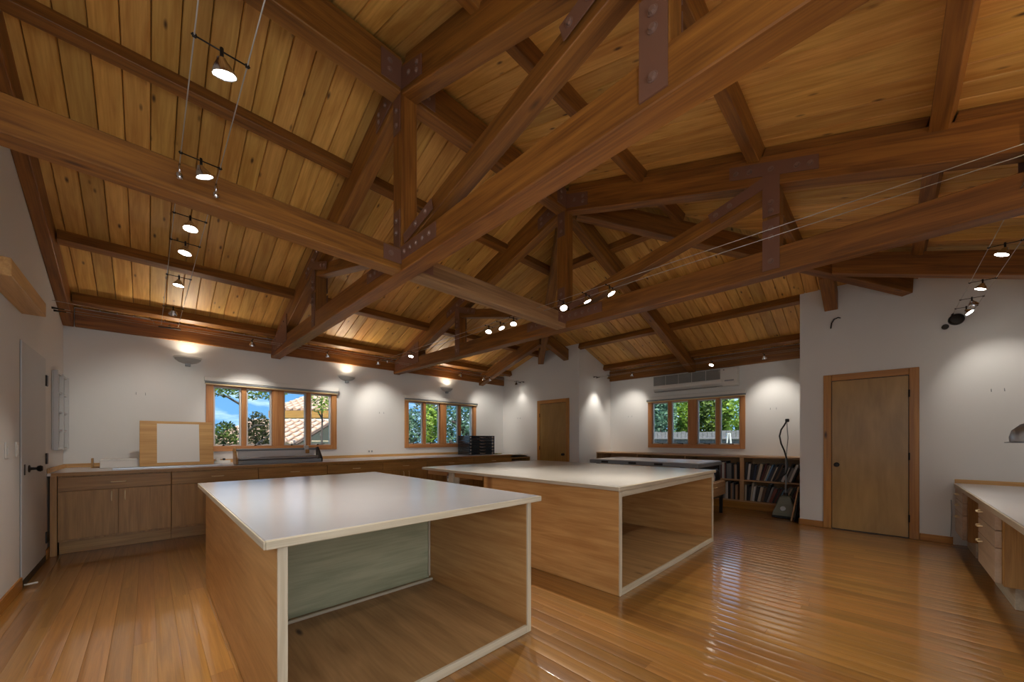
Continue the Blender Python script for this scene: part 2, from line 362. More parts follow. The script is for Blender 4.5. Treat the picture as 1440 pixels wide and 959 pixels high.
# ceiling: deck above, boards below
b = MB(); e = .35; zt = ZT + .03
def deck(pts):
    b.prism(pts, (0, 0, .06))
A_, B_ = (XW - e, YR, zt), (XC, YR, zt)
run = HS + .5; ze = zt - run * P
deck([A_, B_, (XC + run, YR + run, ze), (XW - e, YR + run, ze)])
deck([A_, (XW - e, YR - run, ze), (XC + run, YR - run, ze), B_])
deck([B_, (XC + run, YR - run, ze), (XC + run, YR + run, ze)])
ceiling = tag(b.build('ceiling', M_DARK), kind='structure')
bw = .1525
def board(pa, pb, pc, pd):
    """ceiling board: pa,pb = two corners at the eave end, pc,pd = at the ridge end (pa-pd and pb-pc are the long sides)"""
    pa, pb, pc, pd = map(Vector, (pa, pb, pc, pd))
    X = (pd - pa).normalized() if (pd - pa).length > (pc - pb).length else (pc - pb).normalized()
    Y0 = (pb - pa); Y0 = (Y0 - X * Y0.dot(X)).normalized(); Z = X.cross(Y0)
    if Z.z < 0: flip = -1
    else: flip = 1
    M = Matrix(((X.x, Y0.x, Z.x, 0), (X.y, Y0.y, Z.y, 0), (X.z, Y0.z, Z.z, 0), (0, 0, 0, 1)))
    c = (pa + pb + pc + pd) / 4; M.translation = c; Mi = M.inverted()
    q = [Mi @ p for p in (pa, pb, pc, pd)]
    b = MB(); g = .0065
    hi = [Vector((v.x, v.y + (.0018 if i in (0, 3) else -.0018), .009 * flip)) for i, v in enumerate(q)]; tp = [Vector((v.x, v.y + (.0018 if i in (0, 3) else -.0018), .026 * flip)) for i, v in enumerate(q)]
    lo2 = [Vector((v.x, v.y + (g * 1.0 if i in (0, 3) else -g * 1.0), 0)) for i, v in enumerate(q)]
    rings = [[b.bm.verts.new(v) for v in rr] for rr in (lo2, hi, tp)]
    b.bm.faces.new(rings[0]); b.bm.faces.new(rings[2][::-1])
    for r0, r1 in ((0, 1), (1, 2)):
        for k in range(4): b.bm.faces.new([rings[r0][k], rings[r0][(k + 1) % 4], rings[r1][(k + 1) % 4], rings[r1][k]])
    b.build('ceiling_board', M_BOARD, ceiling, M=M)
for side in (1, -1):
    x = XW
    while x < XC + HS:
        xa, xb = x, x + bw
        ra, rb_ = max(0, xa - XC), max(0, xb - XC)
        yo = HS + .02
        if ra < yo - .01:
            rb_ = min(rb_, yo)
            board((xa, YR + side * yo, ZT - yo * P), (xb, YR + side * yo, ZT - yo * P), (xb, YR + side * rb_, ZT - rb_ * P), (xa, YR + side * ra, ZT - ra * P))
        x = xb
k = -29
while k < 29:
    ya, yb = k * bw, (k + 1) * bw
    ra, rb_ = abs(ya), abs(yb)
    xe = X2 + .03 - XC
    if min(ra, rb_) < xe - .01:
        ra, rb_ = min(ra, xe), min(rb_, xe)
        board((XC + xe, YR + ya, ZT - xe * P), (XC + xe, YR + yb, ZT - xe * P), (XC + rb_, YR + yb, ZT - rb_ * P), (XC + ra, YR + ya, ZT - ra * P))
    k += 1

# ------------------------------------------------------------------ roof timbers
WT = .14
CB, CT = 2.581, 2.785           # bottom chord
def rb(y): return RB - abs(y - YR) * P
RH = .246                        # plumb depth of rafters
def rafter_centre(dy): return RB - dy * P + RH / 2
def truss(xt, label):
    t = thing('roof_truss', (xt, YR, CB), label, 'truss', )
    hp = RH * math.cos(PITCH)
    box('bottom_chord', M_BEAM, t, xt - WT / 2, xt + WT / 2, YS + .002, YN - .002, CB, CT, 'y', .006)
    for s in (1, -1):
        beam('rafter', M_BEAM, t, (xt, YR + s * .001, rafter_centre(0)), (xt, YR + s * (HS - .01), rafter_centre(HS - .01)), WT - .004, hp, e0=-hp / 2 * P, e1=-hp / 2 * P, bev=.006)
        for a, c in ((.10, .96), (1.08, 1.98), (2.09, 2.99), (3.11, 4.01)):
            beam('blocking', M_BEAM, t, (xt, YR + s * a, RB + RH - a * P + .036), (xt, YR + s * c, RB + RH - c * P + .036), WT - .03, .068, bev=.002)
    box('king_post', M_BEAM, t, xt - WT / 2, xt + WT / 2, YR - WT / 2, YR + WT / 2, CT, RB + .04, 'z', .005)
    for s in (1, -1):
        yq = YR + s * 2.14
        box('queen_post', M_BEAM, t, xt - .06, xt + .06, yq - .06, yq + .06, CT, rb(yq) + .02, 'z', .004)
        p0 = Vector((xt, YR + s * .17, CT + .055)); p1 = Vector((xt, YR + s * 2.10, rb(YR + 2.10) - .03))
        beam('strut', M_BEAM, t, p0, p1, .115, .125, bev=.004)
    # steel gussets on both faces
    for f in (-1, 1):
        xp = xt + f * (WT / 2 + .001); ex = (f * .008, 0, 0)
        def gp(polys, bolts):
            b = MB()
            for i, pl in enumerate(polys):
                b.prism([(xp - f * .0004 * i, yy, zz) for yy, zz in pl], (f * (.008 - .0003 * i), 0, 0))
            g = b.build('gusset_plate', M_STEEL, t)
            for (yy, zz) in bolts: bolt(g, (xp + f * .0075, yy, zz), (f, 0, 0))
        def strip(y0, z0, y1, z1, hw):
            d = Vector((y1 - y0, z1 - z0)).normalized(); n = Vector((-d.y, d.x)) * hw
            return [(y0 + n.x, z0 + n.y), (y0 - n.x, z0 - n.y), (y1 - n.x, z1 - n.y), (y1 + n.x, z1 + n.y)]
        rc = lambda dy: RB - abs(dy) * P + RH * .5
        # ridge plate: arms along both rafters and down the king post
        gp([[(YR - .38, rc(.38) - .075), (YR - .38, rc(.38) + .075), (YR, rc(0) + .085), (YR + .38, rc(.38) + .075), (YR + .38, rc(.38) - .075), (YR, rc(0) - .09)],
            [(YR - .052, rc(0)), (YR - .052, RB - .30), (YR + .052, RB - .30), (YR + .052, rc(0))]],
           [(YR + s * d, rc(d) + o) for s in (1, -1) for d, o in ((.32, .03), (.32, -.03), (.2, .0))] + [(YR, RB - .12), (YR, RB - .24)])
        # plate on the chord under the king post
        gp([[(YR - .57, CT - .125), (YR - .57, CT - .02), (YR + .57, CT - .02), (YR + .57, CT - .125)],
            strip(YR - .12, CT + .03, YR - .52, CT + .128, .04), strip(YR + .12, CT + .03, YR + .52, CT + .128, .04),
            [(YR - .05, CT - .05), (YR - .05, CT + .30), (YR + .05, CT + .30), (YR + .05, CT - .05)]],
           [(YR + s * d, CT - .072) for s in (1, -1) for d in (.13, .22, .31, .40, .49)] + [(YR + s * .30, CT + .074) for s in (1, -1)] + [(YR + s * .44, CT + .108) for s in (1, -1)] + [(YR, CT + .12), (YR, CT + .22)])
        for s in (1, -1):
            yq = YR + s * 2.14
            q = lambda dd: (YR + s * (2.14 + dd))
            zz = lambda dd: rc(2.14 + dd)
            up = [(q(-.30), zz(-.30) - .05), (q(-.30), zz(-.30) + .06), (q(.30), zz(.30) + .06), (q(.30), zz(.30) - .05)]
            gp([up, strip(q(-.02), zz(0) - .08, q(-.46), zz(0) - .215, .045), [(yq - .058, zz(0)), (yq - .058, zz(0) - .38), (yq + .058, zz(0) - .38), (yq + .058, zz(0))]],
               [(q(-.25), zz(-.25)), (q(-.15), zz(-.15)), (q(0), zz(0)), (q(.17), zz(.17)), (q(.25), zz(.25)), (q(-.30), zz(0) - .165), (q(-.41), zz(0) - .20), (yq, zz(0) - .27), (yq, zz(0) - .34)])
            gp([[(yq - .058, CB + .03), (yq - .058, rb(yq) - .285), (yq + .058, rb(yq) - .285), (yq + .058, CB + .03)]], [(yq, CB + .10), (yq, CT + .09), (yq, CT + .16)])
            h0, h1 = YR + s * (HS - .10), YR + s * (HS - 1.0)
            gp([[(h0, CB + .03), (h1, CB + .10), (h1, rb(h1) + .17), (h0, rb(h0) + .20)]],
               [(YR + s * (HS - d), rb(YR + HS - d) + .135) for d in (.2, .33, .46, .59, .72, .85)] + [(YR + s * (HS - d), CB + .10) for d in (.3, .5, .7, .9)])
    return t
truss(XB, 'nearer bolted timber king-post truss spanning over the first island, steel gusset plates')
truss(XC, 'farther bolted timber king-post truss where the hip beams meet, with T-shaped plate')

def thing_mesh(o, label, cat, group=None): return tag(o, label, cat, group)
# tie beams at chord level
for a, c, lb in ((XW + .002, XB - WT / 2 - .002, 'long horizontal tie beam from the left gable wall to the nearer truss'), (XB + WT / 2 + .002, XC - WT / 2 - .002, 'weathered horizontal tie beam joining the two trusses, grey swirling grain')):
    t = thing_mesh(box('tie_beam', M_BEAM if a < 0 else M_TIE, None, a, c, YR - WT / 2, YR + WT / 2, CB, CB + .178, 'x', .006), lb, 'beam')
    ends = [(c, -1)] if a < 0 else [(c, -1), (a, 1)]
    for xe, s in ends:
        x0, x1 = sorted((xe, xe + s * .15))
        pl = box('end_bracket', M_STEEL, t, x0, x1, YR - WT / 2 - .007, YR - WT / 2 - .001, CB + .05, CB + .165, 'x', .001)
        bolt(pl, (xe + s * .09, YR - WT / 2 - .006, CB + .11), (0, -1, 0))
# ridge beams
for a, c, lb in ((XW + .002, XB - WT / 2 - .002, 'ridge beam from the left gable to the nearer truss'), (XB + WT / 2 + .002, XC - WT / 2 - .002, 'ridge beam between the nearer and the farther truss')):
    t = thing_mesh(box('ridge_beam', M_BEAM, None, a, c, YR - WT / 2, YR + WT / 2, RB - .01, ZT - .05, 'x', .006), lb, 'beam')
    for xe, s in ([(c, -1)] if a < 0 else [(c, -1), (a, 1)]):
        x0, x1 = sorted((xe, xe + s * .17))
        pl = box('end_bracket', M_STEEL, t, x0, x1, YR - WT / 2 - .008, YR - WT / 2 - .001, RB + .02, ZT - .09, 'x', .001)
        bolt(pl, (xe + s * .10, YR - WT / 2 - .007, RB + .10), (0, -1, 0)); bolt(pl, (xe + s * .10, YR - WT / 2 - .007, RB + .17), (0, -1, 0))
# purlins
PH = .118
NM = ['highest', 'second', 'third', 'lowest']
for i in range(1, 5):
    dy = 1.017 * i; z = RB + RH - .04 - dy * P + PH / 2
    for s, nm in ((1, 'window-side'), (-1, 'right-hand')):
        up = (0, s * math.sin(PITCH), math.cos(PITCH))
        xe = min(XC + dy - .02, 20) if i < 4 else X3 - .002
        if i == 3: xe = X3 - .002
        thing_mesh(beam('purlin', M_BEAM, None, (XW + .1, YR + s * dy, z), (xe, YR + s * dy, z), .092, PH, up),
                   '%s of four purlins running under the %s roof slope' % (NM[i - 1], nm), 'beam')
    up = (math.sin(PITCH), 0, math.cos(PITCH)); yy = min(dy, YB2 - YR - .002) if i > 2 else dy - .04
    lo_, hi_ = YR - yy, YR + yy
    if i >= 3: lo_, hi_ = YB1 + .002, YB2 - .002
    thing_mesh(beam('purlin', M_BEAM, None, (XC + dy + (.012 if i == 3 else 0), lo_, z), (XC + dy + (.012 if i == 3 else 0), hi_, z), .092, PH, up),
               '%s of four purlins across the far hip end of the roof' % NM[i - 1], 'beam')
# hips, common rafter and jack rafters
hp = RH * math.cos(PITCH)
HP = math.atan(P / math.sqrt(2)); hh = .235
for s, lb in ((1, 'hip rafter dropping from the farther truss into the wall by the far left closet door'), (-1, 'hip rafter dropping from the farther truss to the wall over the right closet door')):
    L1 = X3 - XC - .047; st = .12
    zc = lambda q: RB - q * P + hh / 2 - .01
    beam_o = beam('hip_rafter', M_BEAM, None, (XC + st, YR + s * st, zc(st)), (XC + L1, YR + s * L1, zc(L1)), .13, hh * math.cos(HP), bev=.006, e1=-.02)
    thing_mesh(beam_o, lb, 'beam')
xe = X2 - .06 - XC
thing_mesh(beam('common_rafter', M_BEAM, None, (XC + .09, YR, rafter_centre(.09)), (XC + xe, YR, rafter_centre(xe)), .13, hp, e0=-hp / 2 * P, e1=-hp / 2 * P, bev=.006),
           'centre rafter of the hip end running down to the wall above the air conditioner', 'beam')
XJ = XC + 2.27
for s, lb in ((1, 'short jack rafter ending above the window wall near the far corner'), (-1, 'jack rafter running right along the top of the wall with the right closet door')):
    a = 2.27 + .07; c = HS - .01
    thing_mesh(beam('jack_rafter', M_BEAM, None, (XJ, YR + s * a, rafter_centre(a)), (XJ, YR + s * c, rafter_centre(c)), WT, hp, e0=-hp / 2 * P, e1=-hp / 2 * P, bev=.006), lb, 'beam')
for s, lb in ((1, 'stub of a jack rafter ending on the far closet wall beside the hip rafter'), (-1, 'stub of a jack rafter ending on the wall left of the right closet door')):
    a = 2.27 + .07; c = X3 - XC - .003; yj = YR + s * 2.27
    thing_mesh(beam('jack_rafter', M_BEAM, None, (XC + a, yj, rafter_centre(a)), (XC + c, yj, rafter_centre(c)), WT, hp, e0=-hp / 2 * P, e1=-hp / 2 * P, bev=.006), lb, 'beam')
# gable rafters on the left wall and wall-plate beams
for s, lb in ((1, 'rafter lying along the top of the left gable wall, window side'), (-1, 'rafter lying along the top of the left gable wall, near side')):
    a = .01; c = HS - .055; off = .04
    thing_mesh(beam('gable_rafter', M_BEAM, None, (XW + .046, YR + s * a, RB + off + .14 - a * P), (XW + .046, YR + s * c, RB + off + .14 - c * P), .09, .26, e0=-.13 * P, e1=-.13 * P, bev=.005), lb, 'beam')
thing_mesh(box('wall_plate_beam', M_BEAM, None, XW + .095, X3 - .002, YN - .05, YN - .002, 2.64, 2.87, 'x', .004), 'long beam on top of the window wall above the two windows', 'beam')
thing_mesh(box('wall_plate_beam', M_BEAM, None, X2 - .055, X2 - .002, YB1 + .002, YB2 - .002, 2.632, 2.87, 'y', .004), 'beam on top of the far wall above the air conditioner', 'beam')

# ------------------------------------------------------------------ windows
def window(n, axis, a0, a1, at, out):
    """four casements in two pairs; at = inner wall face, out = +1 direction outwards"""
    d = 0.0
    def bx(name, mat, par, u0, u1, v0, v1, z0, z1, grain='z', bev=.003):
        # u along wall, v = depth outwards from wall face (negative = into room)
        lo, hi = sorted((at + out * v0, at + out * v1))
        if axis == 'y': return box(name, mat, par, u0, u1, lo, hi, z0, z1, {'u': 'x', 'z': 'z'}[grain], bev)
        return box(name, mat, par, lo, hi, u0, u1, z0, z1, {'u': 'y', 'z': 'z'}[grain], bev)
    cx = (a0 + a1) / 2
    r = tag(link('window_%d' % n, None, M=Matrix.Translation((cx, at, WZ0) if axis == 'y' else (at, cx, WZ0))), kind='structure')
    cw = .088
    bx('casing', M_CASING, r, a0, a0 + cw, -.022, .10, WZ0, WZ1)
    bx('casing', M_CASING, r, a1 - cw, a1, -.022, .10, WZ0, WZ1)
    bx('casing', M_CASING, r, a0 + cw, a1 - cw, -.022, .10, WZ0, WZ0 + .08, 'u')
    bx('casing', M_CASING, r, a0 + cw, a1 - cw, -.022, .10, WZ1 - .055, WZ1, 'u')
    Wd = a1 - a0; zs0, zs1 = WZ0 + .08, WZ1 - .055
    bx('mullion', M_CASING, r, cx - .085, cx + .085, -.018, .10, zs0, zs1)
    for half in ((a0 + cw, cx - .085), (cx + .085, a1 - cw)):
        mid = (half[0] + half[1]) / 2
        bx('mullion', M_CASING, r, mid - .032, mid + .032, -.005, .10, zs0, zs1)
        for u0, u1 in ((half[0], mid - .032), (mid + .032, half[1])):
            b = MB(); sw = .024
            def fb(p0, p1, q0, q1):
                lo, hi = sorted((at + out * .03, at + out * .075))
                if axis == 'y': b.box(p0, p1, lo, hi, q0, q1)
                else: b.box(lo, hi, p0, p1, q0, q1)
            fb(u0, u0 + sw, zs0, zs1); fb(u1 - sw, u1, zs0, zs1); fb(u0 + sw, u1 - sw, zs0, zs0 + sw); fb(u0 + sw, u1 - sw, zs1 - sw, zs1)
            sash = b.build('sash', M_SASH, r, .002)
            bx('pane', M_GLASS, sash, u0 + sw - .002, u1 - sw + .002, .05, .056, zs0 + sw - .002, zs1 - sw + .002, 'z', 0)
            um = (u0 + u1) / 2; b = MB()
            def pt(u, v, z): return (u, at + out * v, z) if axis == 'y' else (at + out * v, u, z)
            b.tube([pt(um - .05, .02, zs0 + .012), pt(um + .02, .005, zs0 + .016), pt(um + .055, -.012, zs0 + .03)], .006, 6)
            b.cyl(pt(um - .05, .03, zs0 + .002), pt(um - .05, .01, zs0 + .016), .016, .01, 10)
            b.build('crank_handle', M_DARK, r)
    return r
window(1, 'y', WIN[0][0], WIN[0][1], YN, 1); window(2, 'y', WIN[1][0], WIN[1][1], YN, 1); window(3, 'x', 1.859, 3.762, X2, 1)
def blind(axis, a0, a1, at, label):
    t = thing('roller_blind', ((a0 + a1) / 2, at - .04, 2.10) if axis == 'y' else (at - .04, (a0 + a1) / 2, 2.10), label, 'blind', 'roller blinds rolled up above the windows')
    if axis == 'y':
        box('cassette', M_WHITE, t, a0, a1, at - .075, at - .003, 2.10, 2.165, 'x', .006); cyl('roll', M_GREYP, t, (a0 + .01, at - .045, 2.085), (a1 - .01, at - .045, 2.085), .022, 10)
        box('hem_bar', M_CREAM, t, a0 + .012, a1 - .012, at - .062, at - .045, 2.05, 2.068, 'x', .003)
    else:
        box('cassette', M_WHITE, t, at - .075, at - .003, a0, a1, 2.10, 2.165, 'y', .006); cyl('roll', M_GREYP, t, (at - .045, a0 + .01, 2.085), (at - .045, a1 - .01, 2.085), .022, 10)
        box('hem_bar', M_CREAM, t, at - .062, at - .045, a0 + .012, a1 - .012, 2.05, 2.068, 'y', .003)
blind('y', .59, 2.50, YN, 'rolled-up white blind above the left window with the tiled roof view')
blind('y', 3.835, 5.808, YN, 'rolled-up white blind above the window behind the black case stack')
blind('x', 1.835, 3.785, X2, 'rolled-up white blind above the far window below the air conditioner')

# ------------------------------------------------------------------ doors and baseboards
def closet_door(n, y0, y1, ztop, knob_low, knuckle_side):
    """frame outer edges y0..y1 on the wall plane X3"""
    r = tag(link('door_%d' % n, None, M=Matrix.Translation((X3, (y0 + y1) / 2, 0))), kind='structure')
    cw = .085
    box('casing', M_TRIM, r, X3 - .022, X3 - .001, y0, y0 + cw, 0.001, ztop, 'z', .004); box('casing', M_TRIM, r, X3 - .022, X3 - .001, y1 - cw, y1, 0.001, ztop, 'z', .004)
    box('casing', M_TRIM, r, X3 - .022, X3 - .001, y0 + cw, y1 - cw, ztop - .085, ztop, 'y', .004)
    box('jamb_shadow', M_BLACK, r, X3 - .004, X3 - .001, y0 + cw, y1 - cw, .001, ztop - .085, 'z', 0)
    slab = box('slab', M_DOOR, r, X3 - .016, X3 - .005, y0 + cw + .006, y1 - cw - .006, .014, ztop - .093, 'z', .002)
    yk = (y1 - cw - .055) if knob_low == 1 else (y0 + cw + .07)
    kb = MB(); Mk = Matrix.Translation((X3 - .016, yk, .885)) @ Matrix.Rotation(R(-90), 4, 'Y')
    kb.lathe([(0, 0), (.03, 0), (.03, .006), (.012, .012), (.011, .035), (.026, .045), (.029, .058), (.02, .068), (0, .07)], Mk, 16); kb.build('knob', M_DARK, r)
    yh = y0 + cw if knob_low == 1 else y1 - cw
    for zh in (.25, 1.02, 1.80):
        cyl('hinge', M_DARK, r, (X3 - .026, yh, zh - .045), (X3 - .026, yh, zh + .045), .008, 8)
    return r
closet_door(3, -.294, .605, 2.116, 1, 0); closet_door(2, 4.975, 5.925, 2.155, 0, 0)
d1 = tag(link('door_1', None, M=Matrix.Translation((XW, 5.48, 0))), kind='structure')
box('slab_gap', M_GREYP, d1, XW + .0005, XW + .002, 4.975, 5.985, .001, 2.052, 'z', 0)
box('slab', M_WDOOR, d1, XW + .002, XW + .010, 4.985, 5.975, .06, 2.045, 'z', .002)
box('threshold_gap', M_BLACK, d1, XW + .0022, XW + .012, 4.985, 5.975, .001, .058, 'y', 0)
kb = MB(); kb.lathe([(0, 0), (.032, 0), (.032, .006), (.012, .012), (.011, .04), (.024, .05), (.028, .064), (.02, .076), (0, .078)], Matrix.Translation((XW + .01, 5.235, .975)) @ Matrix.Rotation(R(90), 4, 'Y'), 16); kb.build('knob', M_DARK, d1)
box('latch_plate', M_DARK, d1, XW + .010, XW + .013, 5.06, 5.10, .93, 1.02, 'z', .001)
for zh in (.235, 1.035, 1.825): box('hinge', M_DARK, d1, XW + .008, XW + .022, 5.955, 6.02, zh - .055, zh + .055, 'z', .003)
tag(cyl('door_stop', M_WHITE, None, (XW + .02, 4.99, .03), (XW + .09, 5.0, .03), .008, 8), 'small white door stop on the floor by the white door', 'door stop')
def base(name, *a, grain): tag(box(name, M_TRIM, None, *a, grain, .003), kind='structure')
base('baseboard_west', XW + .001, XW + .016, YS, 4.972, .001, .10, grain='y'); base('baseboard_west', XW + .001, XW + .016, 5.99, 6.2, .001, .10, grain='y')
base('baseboard_southeast', X3 - .016, X3 - .001, .607, YB1 - .001, .001, .085, grain='y'); base('baseboard_southeast', X3 - .016, X3 - .001, -.56, -.296, .001, .085, grain='y')
base('baseboard_northeast', X3 - .016, X3 - .001, YB2, 4.972, .001, .085, grain='y')
base('baseboard_east', X3, 7.45, YB1 + .001, YB1 + .015, .001, .085, grain='x')

# ------------------------------------------------------------------ north counter
NY = 6.078
wt = thing('worktop', (2.6, 6.6, .846), 'long white worktop with wood edge under the two left windows', 'worktop')
box('top', M_LAM, wt, XW + .002, 6.01, NY + .012, YN - .002, .846, .876, 'x', .002); box('edge_band', M_CAB, wt, XW + .03, 6.01, NY, NY + .0115, .842, .877, 'x', .002)
box('splash', M_OAK, wt, XW + .02, 6.01, YN - .02, YN - .002, .877, .925, 'x', .002); box('splash', M_OAK, wt, XW + .002, XW + .02, NY + .02, YN - .002, .877, .925, 'y', .002)
ORD = ['first', 'second', 'third', 'fourth', 'fifth', 'sixth', 'seventh', 'eighth']
cuts = [-.68, .2, 1.085, 1.98, 2.885, 3.75, 4.88, 6.0]
def pull(parent, p, q):
    p, q = Vector(p), Vector(q); d = Vector((0, -.022, 0)); b = MB()
    b.tube([p, p + d * .8 + (q - p) * .06, p + d + (q - p) * .2, p + d + (q - p) * .8, p + d * .8 + (q - p) * .94, q], .0055, 6); return b.build('pull', M_CREAM, parent)
for i in range(7):
    a, c = cuts[i], cuts[i + 1]
    t = thing('base_cabinet', ((a + c) / 2, 6.5, 0), '%s birch base cabinet from the white door, under the long white worktop' % ORD[i], 'cabinet', 'base cabinets under the window worktop')
    box('carcass', M_CAB, t, a + .001, c - .001, 6.122, 7.05, .14, .84, 'z', .002); box('toe_kick', M_CAB, t, a + .001, c - .001, 6.205, 6.225, .001, .139, 'x', .001)
    f0, f1 = 6.10, 6.12; g = .004
    dr = box('drawer', M_CAB, t, a + g, c - g, f0, f1, .682, .826, 'x', .002); m = (a + c) / 2
    pull(dr, (m - .06, f0, .755), (m + .06, f0, .755))
    for u0, u1, s in ((a + g, m - g / 2, 1), (m + g / 2, c - g, -1)):
        do = box('door', M_CAB, t, u0, u1, f0, f1, .165, .675, 'z', .002)
        xp = u1 - .05 if s == 1 else u0 + .05
        pull(do, (xp, f0, .54), (xp, f0, .65))
tag(box('filler_panel', M_CAB, None, XW + .018, -.683, 6.122, 6.142, .001, .84, 'z', .001), 'narrow vertical filler strip between white door wall and first cabinet', 'panel')

# things on the north counter
ZC = .8765
t = thing('drawing_board', (.28, 6.6, ZC), 'oak drawing board with large white sheet leaning against the wall left of window', 'board')
Mb = Matrix.Translation((.285, 6.60, ZC + .0048)) @ Matrix.Rotation(R(-11), 4, 'X')
MB().box(-.365, .365, 0, .022, 0, .60).build('panel', M_OAK, t, .003, 1, Mb)
MB().box(-.205, .215, -.0025, -.0005, .045, .565).build('paper_sheet', M_PAPER, t, 0, 1, Mb)
for yy, x0, x1, lb in ((6.42, -.16, .66, 'long dark metal straightedge lying in front of the leaning board'), (6.33, -.30, .72, 'longest pale aluminium ruler lying nearest the worktop front edge')):
    tag(box('straightedge', M_ALU if x0 < -.2 else M_GREYP, None, x0, x1, yy, yy + .045, ZC, ZC + .016, 'x', .002), lb, 'ruler')
t = thing('white_box', (-.25, 6.85, ZC), 'low white box left of the leaning drawing board', 'box')
box('body', M_PAPER, t, -.42, -.08, 6.72, 6.98, ZC, ZC + .085, 'x', .004); box('lid', M_WHITE, t, -.425, -.075, 6.715, 6.985, ZC + .0855, ZC + .105, 'x', .003)
t = thing('bookend', (-.47, 6.9, ZC), 'small brown bookend beside the low white box', 'bookend')
box('upright', M_CAB, t, -.50, -.485, 6.85, 6.95, ZC, ZC + .12, 'z', .002); box('foot', M_CAB, t, -.484, -.43, 6.85, 6.95, ZC, ZC + .008, 'x', .001)
t = thing('power_strip', (.76, 6.95, ZC), 'white power strip with plugs on the worktop right of the drawing board', 'power strip')
box('body', M_WHITE, t, .69, .88, 6.93, 6.98, ZC, ZC + .04, 'x', .004); box('plug', M_WHITE, t, .71, .76, 6.935, 6.975, ZC + .0405, ZC + .08, 'z', .004); box('plug', M_BLACK, t, .79, .82, 6.935, 6.975, ZC + .0405, ZC + .07, 'z', .004)
t = thing('paper_trimmer', (1.43, 6.45, ZC), 'long silver rotary paper trimmer on the worktop below the left window', 'paper trimmer')
box('bed', M_ALU, t, .90, 1.95, 6.34, 6.56, ZC + .003, ZC + .045, 'x', .004); box('backboard', M_LAM, t, .92, 1.93, 6.575, 6.585, ZC + .003, ZC + .19, 'x', .002)
cyl('rail', M_GREYP, t, (.90, 6.57, ZC + .20), (1.95, 6.57, ZC + .20), .017, 12); cyl('roller', M_ALU, t, (.91, 6.42, ZC + .075), (1.94, 6.42, ZC + .075), .026, 14)
box('front_lip', M_GREYP, t, .89, 1.96, 6.315, 6.335, ZC + .003, ZC + .05, 'x', .003)
for x0 in (.865, 1.962):
    MB().prism([(x0, 6.32, ZC + .001), (x0, 6.60, ZC + .001), (x0, 6.60, ZC + .22), (x0, 6.52, ZC + .235), (x0, 6.32, ZC + .06)], (.022, 0, 0)).build('end_bracket', M_CAB if x0 < 1 else M_BLACK, t, .003)
hd = box('cutter_head', M_WHITE, t, 1.78, 1.84, 6.53, 6.60, ZC + .175, ZC + .255, 'z', .01, 2); box('cutter_guide', M_CAB, hd, 1.79, 1.84, 6.50, 6.528, ZC + .13, ZC + .19, 'z', .004)
for i in range(6):
    z0 = ZC + .072 * i
    t = thing('portfolio_case', (5.45, 6.7, z0), ['bottom black portfolio case of the stack on the worktop', 'second black case from the bottom of the stack', 'third black case from the bottom of the stack', 'fourth black case from the bottom of the stack', 'fifth black case, just under the top one of the stack', 'top black portfolio case of the stack, under nothing'][i], 'case', 'stack of black cases by the right window')
    box('shell', M_CASE, t, 5.08, 5.83, 6.50, 6.93, z0 + .0005, z0 + .0345, 'x', .006, 2); box('lid', M_CASE, t, 5.08, 5.83, 6.50, 6.93, z0 + .0365, z0 + .0713, 'x', .006, 2)
    for xl in (5.115, 5.765): box('latch', M_CHROME, t, xl - .022, xl + .022, 6.492, 6.4995, z0 + .015, z0 + .055, 'z', .002)
    b = MB(); b.tube([(5.36, 6.499, z0 + .045), (5.37, 6.478, z0 + .036), (5.41, 6.47, z0 + .03), (5.48, 6.47, z0 + .03), (5.52, 6.478, z0 + .036), (5.53, 6.499, z0 + .045)], .007, 6); b.build('handle', M_CHROME, t)
t = thing('notepad', (5.92, 6.5, ZC), 'yellow notepad lying right of the black case stack', 'notepad')
box('pages', plain('yellow_paper', (190, 178, 60), .8), t, 5.85, 5.98, 6.42, 6.60, ZC, ZC + .016, 'x', .001); box('cover', M_GREYP, t, 5.85, 5.98, 6.42, 6.60, ZC + .0162, ZC + .018, 'x', 0)
